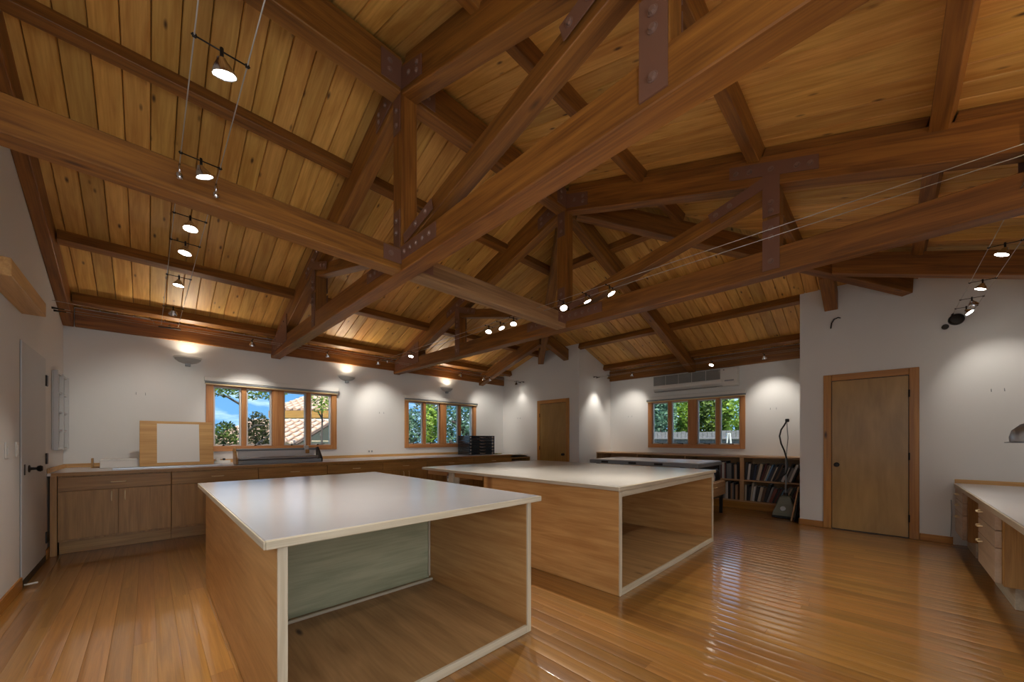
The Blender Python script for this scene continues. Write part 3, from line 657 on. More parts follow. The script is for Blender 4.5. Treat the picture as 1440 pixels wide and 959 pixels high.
# flat-file shelf in the corner
t = thing('flat_file', (6.36, 6.6, 0), 'open wooden flat file beyond the end of the worktop, papers on top', 'flat file')
box('top_panel', M_CAB, t, 6.03, 6.69, 6.15, YN - .02, .775, .80, 'x', .002)
for yy in (6.031, 6.665): box('side_panel', M_CAB, t, yy, yy + .024, 6.15, YN - .02, .001, .7745, 'z', .002)
box('shelf', M_CAB, t, 6.056, 6.664, 6.16, YN - .02, .67, .69, 'x', .002); box('drawer', M_CAB, t, 6.057, 6.663, 6.152, 6.172, .45, .668, 'x', .002); box('drawer', M_CAB, t, 6.057, 6.663, 6.152, 6.172, .10, .445, 'x', .002)
rnd = random.Random(3)
for i in range(5):
    b = MB(); z0 = .801 + .013 * i; dx, dy = rnd.uniform(-.03, .03), rnd.uniform(-.04, .04); n = 8
    top = []
    for ix in range(n + 1):
        for iy in range(3):
            pass
    g0 = [[(6.02 + dx + .66 * ix / n, 6.20 + dy + .8 * iy / 3, z0 + .004 + .004 * math.sin(ix * 1.7 + iy * 2.1 + i) + .002) for iy in range(4)] for ix in range(n + 1)]
    V = [[b.bm.verts.new(p) for p in r_] for r_ in g0]; U = [[b.bm.verts.new((p[0], p[1], p[2] + .002)) for p in r_] for r_ in g0]
    for ix in range(n):
        for iy in range(3):
            b.bm.faces.new([V[ix][iy], V[ix][iy + 1], V[ix + 1][iy + 1], V[ix + 1][iy]]); b.bm.faces.new([U[ix][iy], U[ix + 1][iy], U[ix + 1][iy + 1], U[ix][iy + 1]])
    tag(b.build('paper_sheet', [M_PAPER, M_LAM, M_OAK, M_PAPER, M_TOP2][i]), 'sheet %s in the pile of curling papers on the corner flat file' % ['lowest', 'second from the bottom', 'in the middle', 'second from the top', 'topmost'][i], 'paper', 'curling papers on the flat file')

# ------------------------------------------------------------------ islands
def island(name, label, x0, x1, y0, y1, bx0, bx1, by0, by1, ztop, mtop, front_apron, yback, back_mat, cat='island'):
    t = thing(name, ((x0 + x1) / 2, (y0 + y1) / 2, 0), label, cat)
    box('top', mtop, t, x0, x1, y0 + .02, y1, ztop - .03, ztop, 'x', .003); box('edge_band', M_EDGE, t, x0, x1, y0, y0 + .0195, ztop - .034, ztop - .001, 'x', .003)
    box('edge_band', M_EDGE, t, x0 - .006, x0 - .0005, y0, y1, ztop - .032, ztop - .001, 'y', .002)
    zt_ = ztop - .0345; th = .034
    for a, c in ((bx0, bx0 + th), (bx1 - th, bx1)):
        box('side_panel', M_PLY, t, a, c, by0 + .012, by1, .001, zt_, 'y', .002)
        box('front_stile', M_EDGE, t, a, c, by0, by0 + .0115, .001, zt_, 'z', .002)
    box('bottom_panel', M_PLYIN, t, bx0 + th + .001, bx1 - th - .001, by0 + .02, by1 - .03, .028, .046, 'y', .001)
    box('bottom_rail', M_EDGE, t, bx0 + th + .001, bx1 - th - .001, by0, by0 + .0195, .001, .048, 'x', .002)
    if front_apron: box('apron', M_EDGE, t, bx0 + th + .001, bx1 - th - .001, by0 + .001, by0 + .02, zt_ - front_apron, zt_ - .001, 'x', .002)
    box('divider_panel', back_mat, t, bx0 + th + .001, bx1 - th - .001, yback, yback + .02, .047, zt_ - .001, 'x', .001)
    box('floor_cleat', M_EDGE, t, bx0 + th + .001, bx1 - th - .012, yback - .075, yback - .055, .047, .066, 'x', .002)
    box('corner_cleat', M_EDGE, t, bx1 - th - .016, bx1 - th - .001, yback - .022, yback - .001, .067, zt_ - .001, 'z', .002)
    box('back_panel', M_PLY, t, bx0 + th + .001, bx1 - th - .001, by1 - .028, by1, .047, zt_ - .001, 'x', .002)
    return t
island('work_island', 'nearest plywood work island with grey-white top and open front bay', .302, 1.827, 1.577, 4.059, .345, 1.751, 1.60, 4.03, .863, M_TOP, 0, 2.755, M_GREEN)
isl2 = island('work_island', 'second, wider plywood work island in the middle with cream top', 2.583, 4.881, 1.437, 3.160, 2.62, 4.846, 1.455, 3.10, .862, M_TOP2, .05, 2.78, M_PLYIN)
t = thing('extension_table', (3.7, 3.74, 0), 'table pushed against the far side of the second island, cream top on white legs', 'table')
box('top', M_TOP2, t, 2.583, 4.881, 3.165, 4.314, .832, .862, 'x', .003); box('edge_band', M_EDGE, t, 2.577, 2.5825, 3.165, 4.314, .831, .861, 'y', .002)
for xx in (2.64, 4.74):
    for yy in (3.70,):
        box('leg', M_EDGE, t, xx, xx + .10, yy, yy + .10, .001, .831, 'z', .003)
box('rail', M_PLY, t, 2.745, 4.735, 3.72, 3.745, .72, .829, 'x', .002); box('rail', M_PLY, t, 2.66, 2.68, 3.17, 3.695, .77, .829, 'y', .002); box('rail', M_PLY, t, 2.66, 2.68, 3.805, 4.30, .77, .829, 'y', .002)
ob = box('outlet_box', M_WHITE, t, 2.66, 2.70, 3.803, 3.86, .70, .80, 'z', .004); cyl('socket', M_GREYP, ob, (2.659, 3.83, .755), (2.655, 3.83, .755), .014, 10)

# ------------------------------------------------------------------ light table, drawer unit, bookcase with books
t = thing('light_table', (6.53, 2.95, 0), 'large grey flat table with white top and black latches behind the second island', 'table')
box('frame', M_GREYP, t, 5.965, 7.10, 2.0, 3.95, .785, .85, 'y', .006); box('top', M_LAM, t, 5.985, 7.08, 2.02, 3.93, .8505, .860, 'y', .003)
for yy in (2.62, 3.08, 3.62): box('latch', M_BLACK, t, 5.952, 5.9645, yy - .07, yy + .07, .80, .835, 'y', .003)
box('drape', M_BLACK, t, 6.02, 7.06, 2.05, 2.07, .56, .784, 'x', .003)
for xx in (6.05, 6.95):
    for yy in (2.25, 3.80): box('leg', M_BLACK, t, xx, xx + .06, yy, yy + .06, .001, .784, 'z', .003)
t = thing('drawer_unit', (6.5, 1.98, 0), 'low birch drawer unit on black steel legs behind the island corner', 'drawer unit')
box('carcass', M_BOOKC, t, 5.85, 6.88, 1.90, 2.245, .31, .545, 'x', .003); dr = box('drawer', M_BOOKC, t, 5.86, 6.87, 1.88, 1.899, .32, .535, 'x', .003); pull(dr, (6.25, 1.88, .47), (6.40, 1.88, .47))
for xx in (5.88, 6.80):
    for yy in (1.91, 2.19): box('leg', M_BLACK, t, xx, xx + .045, yy, yy + .045, .001, .3095, 'z', .002)
box('steel_frame', M_BLACK, t, 5.926, 6.799, 1.915, 1.945, .28, .309, 'x', .002)
t = thing('wooden_box', (6.1, 2.02, .546), 'small birch box standing on the drawer unit', 'box')
box('body', M_BOOKC, t, 5.88, 6.35, 1.93, 2.04, .546, .70, 'x', .003); box('lid', M_BOOKC, t, 5.875, 6.355, 1.925, 2.042, .701, .715, 'x', .002)
b = MB(); b.lathe([(.0, 0), (.05, 0), (.055, .07), (.04, .13), (.02, .16), (.02, .19), (.0, .19)], Matrix.Translation((6.50, 1.985, .546)), 16); tag(b.build('white_jug', M_WHITE), 'white plastic jug on the drawer unit beside small birch box', 'jug')
b = MB(); b.prism([(6.60, 1.94, .546), (6.84, 1.94, .546), (6.82, 1.95, .70), (6.74, 1.96, .745), (6.64, 1.955, .72)], (0, .08, 0)); tag(b.build('black_bag', M_BLACK, None, .02, 2), 'black soft bag on the right end of the drawer unit', 'bag')
b = MB()
for i in range(5):
    a = i * 1.3; b.tube([(5.99 + .05 * math.cos(a + q * .5), 2.08 + .05 * math.sin(a + q * .5), .02 + .012 * i + .004 * q) for q in range(10)], .007, 6)
tag(b.build('extension_lead', M_WHITE), 'coiled white cord on the floor under the drawer unit', 'cord')

BX = 7.40
t = thing('bookcase', (7.7, 2.8, 0), 'long low birch bookcase under the far window', 'bookcase')
box('top', M_BOOKC, t, BX, X2 - .003, YB1 + .003, YB2 - .003, .905, .932, 'y', .002)
box('shelf', M_BOOKC, t, BX + .012, X2 - .02, YB1 + .025, YB2 - .025, .498, .52, 'y', .002); box('bottom', M_BOOKC, t, BX, X2 - .003, YB1 + .003, YB2 - .003, .135, .158, 'y', .002)
box('toe_kick', M_TRIM, t, BX + .07, BX + .09, YB1 + .02, YB2 - .003, .001, .134, 'y', .002); box('back', M_BOOKC, t, X2 - .018, X2 - .003, YB1 + .003, YB2 - .003, .159, .904, 'y', 0)
divs = [YB1 + .004, 1.735, 2.72, 3.70, YB2 - .026]
for y in divs:
    for z0, z1 in ((.159, .497), (.521, .904)): box('upright', M_BOOKC, t, BX + (0 if y == 1.735 else .002), X2 - .02, y, y + .022 + (.04 if y == 1.735 else 0), z0, z1, 'z', .001)
BC = [(('dark blue'), (40, 52, 74)), ('black', (30, 28, 30)), ('white', (206, 202, 196)), ('maroon', (96, 40, 42)), ('grey', (128, 126, 124)), ('cream', (190, 178, 156)), ('light blue', (110, 148, 178)), ('brown', (92, 66, 48)), ('charcoal', (56, 54, 56)), ('tan', (160, 126, 94)), ('dark green', (48, 62, 52)), ('red-brown', (122, 62, 48))]
BM = [plain('book_' + n.replace(' ', '_'), c, .55) for n, c in BC]
rb_ = random.Random(11)
ordn = lambda i: (ORD + ['ninth', 'tenth', 'eleventh', 'twelfth', 'thirteenth', 'fourteenth', 'fifteenth', 'sixteenth', 'seventeenth', 'eighteenth', 'nineteenth', 'twentieth'] + ['twenty-%s' % o for o in ORD])[i]
def book(y, th, h, dp, z, lean, ci, label, grp):
    """book standing at y (its left edge seen from the room is +y); leans by angle about X"""
    o = thing('book', (BX + .03, y, z), label, 'book', grp)
    Mx = Matrix.Translation((BX + .03, y, z)) @ Matrix.Rotation(lean, 4, 'X')
    MB().box(.004, dp - .002, -th + .003, -.003, .004, h - .004).build('pages', M_PAPER, o, 0, 1, Mx)
    b = MB(); b.box(0, dp, -.003, 0, 0, h); b.box(0, dp, -th, -th + .003, 0, h); b.box(-.001, .0035, -th, 0, 0, h)
    b.build('cover', BM[ci], o, 0, 1, Mx)
def shelf_row(y_hi, y_lo, z, name, leanmax, seq):
    y = y_hi; i = 0; lean = 0
    while True:
        th = rb_.choice([.018, .024, .028, .034, .042]); h = rb_.uniform(.24, .315); ci = seq[i % len(seq)]
        lean = min(leanmax, lean + leanmax / 9 * rb_.uniform(.3, 1.4)) if leanmax else 0
        foot = th / math.cos(lean)
        if y - foot - h * math.sin(lean) < y_lo: break
        # the book leans towards the right end (-y): pivot on its left bottom edge lifted so it stays above the shelf
        zz = z + .0005 + th * math.sin(lean)
        book(y - (0), th, h, rb_.uniform(.19, .24), zz, lean, ci, '%s book from left, %s, %s spine' % (ordn(i), name, BC[ci][0]), 'books on the ' + name)
        y -= foot + .0015 + max(0, 0); i += 1
        if i > 24: break
shelf_row(1.728, YB1 + .06, .521, 'upper shelf right of bookcase post', R(20), [8, 2, 1, 0, 8, 5, 1, 3, 7, 5, 6, 0, 8, 5, 1, 7, 1, 8, 2, 1, 4, 2, 1, 5])
shelf_row(1.728, YB1 + .09, .159, 'lower shelf right of bookcase post', R(22), [5, 1, 8, 5, 2, 1, 5, 7, 1, 4, 11, 1, 3, 10, 6, 8, 4, 5, 10, 1, 3, 2, 4, 0])
shelf_row(2.16, 1.81, .521, 'upper shelf left of bookcase post', 0, [1, 4, 3, 2, 11, 8, 4, 4, 1, 9, 5])
shelf_row(2.16, 1.81, .159, 'lower shelf left of bookcase post', 0, [1, 7, 8, 4, 5, 2, 1, 9, 4, 1, 9])

# floor machine and leaning boards in front of the bookcase
t = thing('carpet_cleaner', (7.13, 1.10, 0), 'grey-green upright floor cleaning machine with black hose standing before the bookcase', 'cleaning machine')
b = MB(); cx, cy = 7.13, 1.10
def quadring(hx, hy, z, ox=0): return [(cx + ox - hx, cy - hy, z), (cx + ox + hx, cy - hy, z), (cx + ox + hx, cy + hy, z), (cx + ox - hx, cy + hy, z)]
M_GG = plain('grey_green_plastic', (124, 128, 112), .45)
def loft(rings, name, mat, par, bev=.012):
    b = MB(); V = [[b.bm.verts.new(p) for p in r_] for r_ in rings]
    b.bm.faces.new(V[0][::-1]); b.bm.faces.new(V[-1])
    for i in range(len(V) - 1):
        for k in range(4): b.bm.faces.new([V[i][k], V[i][(k + 1) % 4], V[i + 1][(k + 1) % 4], V[i + 1][k]])
    return b.build(name, mat, par, bev, 2)
loft([quadring(.13, .155, .035), quadring(.13, .15, .09), quadring(.09, .10, .22), quadring(.07, .07, .32), quadring(.05, .05, .345)], 'body', M_GG, t)
loft([quadring(.135, .16, .002), quadring(.135, .16, .0345)], 'base', M_BLACK, t, .008)
cyl('emblem', plain('emblem_white', (200, 210, 214), .4), t, (cx - .115, cy + .015, .15), (cx - .125, cy + .015, .155), .036, 20)
cyl('emblem_dot', plain('emblem_blue', (50, 84, 120), .4), t, (cx - .122, cy + .012, .143), (cx - .1275, cy + .012, .146), .018, 16)
cyl('cap', M_BLACK, t, (cx, cy, .3455), (cx, cy, .385), .032, 14)
cyl('pole', M_GREYP, t, (cx, cy, .386), (cx + .015, cy - .005, .93), .013, 10)
b = MB(); b.tube([(cx - .02, cy + .13, .56), (cx - .03, cy + .06, .62), (cx - .02, cy - .01, .70), (cx - .02, cy - .035, .80), (cx + .015, cy - .01, .93), (cx + .015, cy + .02, 1.05), (cx + .01, cy + .06, 1.16), (cx + .01, cy + .08, 1.28), (cx + .01, cy + .06, 1.38), (cx + .01, cy + .02, 1.45), (cx, cy - .015, 1.52)], .011, 8); b.build('hose', M_BLACK, t)
b = MB(); b.tube([(cx, cy - .015, 1.50), (cx + .005, cy - .02, 1.40), (cx + .01, cy - .03, 1.25), (cx + .015, cy - .015, 1.10), (cx + .015, cy - .006, .95)], .006, 6); b.build('grip_rod', M_GREYP, t)
MB().box(-.02, .02, -.025, .025, -.02, .03).build('handle', M_BLACK, t, .008, 1, Matrix.Translation((cx, cy - .02, 1.52)))
b = MB(); b.tube([(cx + .02, cy - .05, .37), (cx, cy - .10, .30), (cx - .02, cy - .14, .18), (cx - .02, cy - .165, .10)], .006, 6); b.build('cord', M_BLACK, t)
tag(beam('leaning_board', M_BOOKC, None, (6.83, .985, .005), (6.90, .905, .52), .018, .07, (1, 0, 0)), 'thin pale board leaning in the corner right of the floor machine', 'board')
tag(beam('black_board', M_BLACK, None, (6.93, .955, .005), (6.95, .90, .44), .015, .14, (1, 0, 0)), 'black panel leaning in the corner behind the pale board', 'panel')

# ------------------------------------------------------------------ right-hand desk
t = thing('worktop', (4.6, -1.05, .675), 'white desk top with pale wood edge along the right side', 'worktop')
box('top', M_LAM, t, 2.2, X3 - .022, YS + .003, -.577, .68, .72, 'x', .002); box('edge_band', M_EDGE, t, 2.2, X3 - .022, -.5765, -.565, .674, .719, 'x', .003)
box('splash', M_OAK, t, X3 - .0215, X3 - .002, YS + .003, -.572, .68, .765, 'y', .002)
for x0, x1, lb in ((6.09, 6.665, 'drawer pedestal against the closet wall under the right-hand desk'), (4.46, 5.16, 'nearer drawer pedestal with open knee spaces on both sides under the desk')):
    t = thing('drawer_pedestal', ((x0 + x1) / 2, -1.0, 0), lb, 'cabinet', 'pedestals under the right-hand desk')
    box('carcass', M_CAB, t, x0 - .06, x1, YS + .01, -.605, .165, .6735, 'z', .002)
    box('plinth', M_EDGE, t, x0 - .01, x1 - .02, YS + .02, -.66, .001, .1645, 'x', .002)
    for z0, z1 in ((.17, .425), (.431, .553), (.559, .672)):
        dr = box('drawer', M_PALE, t, x0, x1 - .004, -.6045, -.572, z0, z1, 'x', .002)
        xm = x1 - .16 if x0 < 5.5 else (x0 + x1) / 2
        b = MB(); b.tube([(xm + .06, -.572, z1 - .045), (xm + .05, -.55, z1 - .05), (xm, -.545, z1 - .052), (xm - .05, -.55, z1 - .05), (xm - .06, -.572, z1 - .045)], .006, 6); b.build('pull', M_CREAM, dr)
    pass
b = MB(); b.tube([(X3 - .008, -.545, .52), (X3 - .01, -.55, .35), (X3 - .02, -.545, .2), (X3 - .02, -.54, .09)], .004, 6); tag(b.build('wall_cable', M_GREYP), 'thin grey cord hanging down the wall left of the desk', 'cord')
t = thing('desk_lamp', (5.5, -1.2, .7205), 'grey bowl-shaped desk lamp shade at the right edge of the picture', 'lamp')
Lx, Ly, Lz = 3.62, -.66, 1.215
cyl('base', M_GREYP, t, (Lx - .3, Ly - .35, .7205), (Lx - .3, Ly - .35, .745), .09, 20); cyl('arm', M_GREYP, t, (Lx - .3, Ly - .35, .7455), (Lx - .25, Ly - .33, 1.15), .01, 8); cyl('arm', M_GREYP, t, (Lx - .25, Ly - .33, 1.15), (Lx - .06, Ly - .08, 1.335), .01, 8)
b = MB(); b.lathe([(.138, 0), (.144, .004), (.146, .03), (.136, .07), (.105, .105), (.05, .128), (.022, .13), (.04, .17), (.0, .17)], Matrix.Translation((Lx, Ly, Lz)), 24); b.build('shade', M_ALU, t)
b = MB(); b.lathe([(.13, -.004), (.162, -.004), (.162, .0), (.148, .002)], Matrix.Translation((Lx, Ly, Lz)), 24); b.build('rim', M_GREYP, t)
# ------------------------------------------------------------------ left wall fittings
t = thing('wall_panel', (XW, 6.75, 1.1), 'white shallow wall panel with pigeon-hole grid beside the white door', 'panel')
box('back', M_WHITE, t, XW + .002, XW + .012, 6.37, 7.12, 1.12, 1.985, 'z', .002)
for a in ((6.36, 6.385), (6.74, 6.755), (7.105, 7.13)): box('frame', M_WDOOR, t, XW + .0125, XW + .048, a[0], a[1], 1.11, 1.99, 'z', .003)
for z in (1.11, 1.32, 1.53, 1.75, 1.965): 
    for a in ((6.386, 6.739), (6.756, 7.104)): box('rail', M_WDOOR, t, XW + .0125, XW + .036, a[0], a[1], z, z + .022, 'y', .002)
for i, z in enumerate((1.15, 1.36)): box('card', M_PAPER, t, XW + .0125, XW + .02, 6.80, 7.0, z, z + .14, 'z', .001)
t = thing('wall_bracket_beam', (XW, 4.6, 2.2), 'short square timber block fixed high on the left wall', 'beam')
box('block', M_OAK, t, XW + .002, XW + .13, 3.9, 5.02, 2.27, 2.385, 'y', .004); box('slot', M_DARK, t, XW + .06, XW + .075, 5.0195, 5.022, 2.29, 2.365, 'z', 0)
for y, lb in ((4.565, 'light switch on the left wall, farther from the white door'), (4.86, 'light switch on the left wall right beside the white door')):
    t = thing('light_switch', (XW, y, 1.15), lb, 'switch', 'switches by the white door')
    box('plate', M_WHITE, t, XW + .001, XW + .008, y - .035, y + .035, 1.09, 1.21, 'z', .002); box('rocker', M_WHITE, t, XW + .0085, XW + .013, y - .016, y + .016, 1.115, 1.185, 'z', .002)
# outlets and picture hooks
for x, z, lb in ((3.12, .99, 'white wall outlet above the worktop between the two windows'),):
    t = thing('wall_outlet', (x, YN, z), lb, 'outlet')
    box('plate', M_WHITE, t, x - .06, x + .06, YN - .006, YN - .001, z - .04, z + .04, 'x', .002)
    for s in (-.028, .028): box('socket', M_GREYP, t, x + s - .014, x + s + .014, YN - .009, YN - .0065, z - .018, z + .018, 'z', .002)
def hooks(p, along, lb):
    t = thing('picture_hook', p, lb, 'hook', 'picture hooks left on the walls'); p = Vector(p)
    for s in (-.045, .045):
        q = p + Vector(along) * s; n = Vector((0, -1, 0)) if along[0] else Vector((-1, 0, 0))
        b = MB(); b.tube([q + n * .003 + Vector((0, 0, .02)), q + n * .006, q + n * .012 - Vector((0, 0, .012)), q + n * .02 - Vector((0, 0, .004))], .003, 6); b.build('hook', M_GREYP, t)
hooks((-.073, YN, 1.85), (1, 0, 0), 'pair of small picture hooks above the leaning drawing board')
hooks((3.35, YN, 1.76), (1, 0, 0), 'pair of small picture hooks on the wall between the two left windows')
hooks((X2, 1.42, 1.78), (0, 1, 0), 'pair of small picture hooks right of the far window')
hooks((X2, 4.20, 1.76), (0, 1, 0), 'pair of small picture hooks left of the far window')
hooks((X3, -.88, 1.775), (0, 1, 0), 'pair of small picture hooks right of the right closet door')
hooks((X3, 6.55, 1.76), (0, 1, 0), 'pair of small picture hooks left of the far closet door')
b = MB(); b.tube([(X3 - .002, .43, 2.885), (X3 - .03, .45, 2.89), (X3 - .05, .49, 2.87), (X3 - .055, .515, 2.82), (X3 - .05, .525, 2.75)], .008, 8); tag(b.build('cable_stub', M_BLACK), 'black cable stub sticking out of the wall above the right closet door', 'cable')

# ------------------------------------------------------------------ air conditioner
t = thing('air_conditioner', (7.94, 2.75, 2.26), 'white wall-mounted air conditioner above the far window', 'air conditioner')
ax = 7.83
MB().prism([(ax, 1.955, 2.315), (ax, 1.955, 2.585), (X2 - .002, 1.955, 2.60), (X2 - .002, 1.955, 2.255), (ax + .06, 1.955, 2.255)], (0, 1.605, 0)).build('body', M_WHITE, t, .01, 2)
for i in range(5):
    y0 = 3.545 - i * .265
    box('grille', M_GRILL, t, ax - .006, ax - .0005, y0 - .255, y0, 2.385, 2.575, 'y', .002)
box('flap', M_WHITE, t, ax - .01, ax - .0005, 2.20, 3.545, 2.318, 2.375, 'y', .004); box('outlet_slot', M_BLACK, t, ax + .005, ax + .05, 2.20, 3.535, 2.252, 2.2545, 'y', 0)
box('control_strip', M_GREYP, t, ax - .004, ax - .0005, 2.0, 2.16, 2.335, 2.36, 'y', .002); cyl('button', M_BLACK, t, (ax - .0005, 2.17, 2.555), (ax - .005, 2.17, 2.555), .01, 10)

# ------------------------------------------------------------------ cable lights
def aim(o_from, to):
    return Vector((0, 0, -1)).rotation_difference((Vector(to) - Vector(o_from)).normalized()).to_matrix().to_4x4()
HEADM = {}
def head(c, axis, sp, to, label, group, power=1.0, lamp=True, size=75):
    """c = point midway between the cables; axis = direction of the cables ('x' or 'y'); sp = half spacing"""
    c = Vector(c); t = thing('cable_spotlight', c, label, 'spotlight', group)
    a = Vector((sp, 0, 0)) if axis == 'y' else Vector((0, sp, 0))
    b = MB(); b.cyl(c - a * 1.12, c + a * 1.12, .0028, None, 6); b.cyl(c - a * 1.08, c - a * .92, .007, None, 8); b.cyl(c + a * .92, c + a * 1.08, .007, None, 8); b.build('crossbar', M_DARK, t)
    hd = c + Vector((0, 0, -.038)); cyl('stem', M_DARK, t, c + Vector((0, 0, .012)), hd, .006, 8)
    Mh = Matrix.Translation(hd) @ aim(hd, to)
    if 'h' not in HEADM:
        HEADM['h'] = MB().lathe([(.0, .010), (.014, .010), (.018, 0), (.027, -.012), (.038, -.034), (.040, -.042), (.037, -.042), (.034, -.034)], None, 18).mesh()
        HEADM['l'] = MB().lathe([(0, -.0395), (.0335, -.0395), (.0335, -.036), (0, -.036)], None, 16).mesh()
    link('reflector', HEADM['h'], M_CHROME, t, Mh); link('lens', HEADM['l'], M_BULB, t, Mh)
    if lamp:
        d = bpy.data.lights.new('spot_lamp', 'SPOT'); d.energy = HEAD_W * power; d.color = LAMP; d.spot_size = R(size); d.spot_blend = .9; d.shadow_soft_size = .03
        link('spot_lamp', d, None, t, Matrix.Translation(hd + (Vector(to) - hd).normalized() * .06) @ aim(hd, to))
    return t
def cable_pair(name, label, p0, p1, off, mounts):
    t = thing(name, p0, label, 'cable'); off = Vector(off); p0, p1 = Vector(p0), Vector(p1)
    for s in (-1, 1):
        MB().cyl(p0 + off * s, p1 + off * s, .0022, None, 6).build('cable', M_CABLE, t)
    for m, n in mounts:
        m = Vector(m); n = Vector(n)
        for s in (-1, 1): MB().cyl(m + off * s, m + off * s + n * .05, .012, .008, 10).cyl(m + off * s + n * .05, m + off * s + n * .09, .005, None, 8).build('end_anchor', M_DARK, t)
    return t
ZL = 2.68
G = 'low-voltage spotlights on steel cables'
# left pair, runs toward the window wall
cable_pair('light_cable', 'pair of steel cables under the left roof slope running towards the window wall', (.195, YS, ZL), (.195, 6.44, ZL), (.078, 0, 0), [((.195, YS, ZL), (0, 1, 0))])
for i, (y, to, pw) in enumerate([(1.74, (.8, 2.3, 0), 1.7), (2.50, (.9, 2.7, .86), 1.7), (3.19, (.2, 2.7, 0), 1.6), (3.63, (-.1, 3.3, 0), 1.4), (4.43, (-.1, 4.3, 0), 1.4), (5.5, (.1, 7.1, 1.3), 1.0)]):
    head((.195, y, ZL), 'y', .078, to, '%s spotlight from the top on the cables under the left roof slope' % ORD[i], G, pw)
for s, yy in ((-1, 2.60), (1, 2.66)):
    t = thing('cable_tensioner', (.195 + s * .078, yy, ZL), 'small %s tensioner dangling from the left cable pair beside the second spotlight' % ('left' if s < 0 else 'right'), 'tensioner')
    cyl('rod', M_CHROME, t, (.195 + s * .078, yy, ZL - .003), (.195 + s * .078, yy, ZL - .05), .005, 8); MB().lathe([(0, 0), (.014, -.006), (.016, -.02), (.012, -.03), (0, -.034)], Matrix.Translation((.195 + s * .078, yy, ZL - .05)), 12).build('weight', M_CHROME, t)
# along the window wall
YL = 6.44
cable_pair('light_cable', 'pair of steel cables running along the whole window wall below the beam', (XW, YL, 2.665), (X3, YL, 2.665), (0, .06, 0), [((XW, YL, 2.665), (1, 0, 0)), ((X3, YL, 2.665), (-1, 0, 0))])
for i, (x, to) in enumerate([(1.07, (1.15, YN, 1.45)), (2.09, (2.75, YN, 1.5)), (2.95, (3.35, YN, 1.65)), (4.80, (4.4, YN, 1.5)), (5.44, (6.2, YN, 1.7)), (5.62, (X3, 6.5, 1.7)), (6.5, (X3, 6.45, 1.75))]):
    head((x, YL, 2.665), 'x', .06, to, '%s spotlight from the left on the cables along the window wall' % ORD[i], G, [1, 1, 1, .7, .8, .5, .2][i])
b = MB(); b.tube([(XW + .002, 6.38, 2.745), (XW + .06, 6.38, 2.745), (-.15, 6.40, 2.735), (.02, 6.41, 2.72), (.05, 6.41, 2.69), (.05, 6.41, 2.668)], .004, 6); tag(b.build('feed_rod', M_CHROME), 'bent chrome feed rod from the left wall down to the window-wall cables', 'rod')
t = thing('cable_junction', (.195, 6.44, 2.64), 'small chrome junction where the left cables meet the window-wall cables', 'junction')
box('bar', M_DARK, t, .09, .30, 6.425, 6.455, 2.648, 2.661, 'x', .003); cyl('knob', M_CHROME, t, (.195, 6.44, 2.661), (.195, 6.44, 2.70), .02, 12, .012)
# in front of the farther truss
cable_pair('light_cable', 'pair of steel cables crossing the room in front of the farther truss', (3.13, YS, 2.69), (3.13, YL, 2.69), (.06, 0, 0), [((3.13, YS, 2.69), (0, 1, 0))])
for i, (y, to, pw) in enumerate([(5.58, (2.4, 4.9, 0), 1.4), (3.60, (2.2, 3.0, 0), 1.4), (3.38, (3.4, 2.4, .86), 1.4), (3.15, (2.4, 2.4, 0), 1.4), (2.40, (2.2, 1.2, 0), 1.6), (2.115, (3.6, 1.5, .86), 1.5), (1.85, (3.6, .5, 0), 1.7)]):
    head((3.13, y, 2.69), 'y', .06, to, '%s spotlight from the window wall on the cables in front of the farther truss' % ORD[i], G, pw)
t = thing('cable_junction', (3.13, 6.44, 2.64), 'small chrome junction at the window end of the farther truss cables', 'junction')
box('bar', M_DARK, t, 3.03, 3.23, 6.425, 6.455, 2.669, 2.68, 'x', .003); cyl('knob', M_CHROME, t, (3.13, 6.44, 2.6685), (3.13, 6.44, 2.64), .02, 12, .012)
# along the far wall
cable_pair('light_cable', 'pair of steel cables along the far wall in front of the air conditioner', (7.35, YB1, 2.66), (7.35, YB2, 2.66), (.06, 0, 0), [((7.35, YB2, 2.66), (0, -1, 0)), ((7.35, YB1, 2.66), (0, 1, 0))])
for i, (y, to) in enumerate([(4.36, (7.3, YB2, 1.5)), (3.80, (X2, 4.25, 1.7)), (2.23, (6.3, 2.6, .8)), (1.43, (X2, 1.4, 1.7))]):
    head((7.35, y, 2.66), 'y', .06, to, '%s spotlight from the left on the cables along the far wall' % ORD[i], G, .9)
# right pair
YQ = -.63
cable_pair('light_cable', 'pair of steel cables above the right-hand desk running to the closet wall', (XW, YQ, 2.69), (X3, YQ, 2.69), (0, .075, 0), [((X3, YQ, 2.69), (-1, 0, 0))])
for i, (x, to, pw) in enumerate([(4.55, (4.4, .5, 0), 1.8), (5.45, (5.4, .3, 0), 1.6), (6.05, (X3, -1.0, 1.6), .5), (6.42, (6.0, YS, 1.4), .6), (2.6, (2.6, .3, 0), 2.0), (1.2, (.9, .7, 0), 2.0)]):
    head((x, YQ, 2.69), 'x', .075, to, '%s spotlight from the right desk corner on the right-hand cables' % ['fourth', 'third', 'second', 'first', 'fifth', 'sixth'][i], G, pw)
t = thing('lamp_transformer', (X3, -.585, 2.65), 'round dark transformer canopy on the wall where the right-hand cables end', 'transformer')
MB().lathe([(0, -.04), (.05, -.04), (.062, -.028), (.066, 0), (0, 0)], Matrix.Translation((X3 - .001, -.585, 2.63)) @ Matrix.Rotation(R(90), 4, 'Y'), 24).build('canopy', M_DARK, t)
cyl('ring', M_DARK, t, (X3 - .02, -.50, 2.56), (X3 - .002, -.50, 2.56), .03, 16)

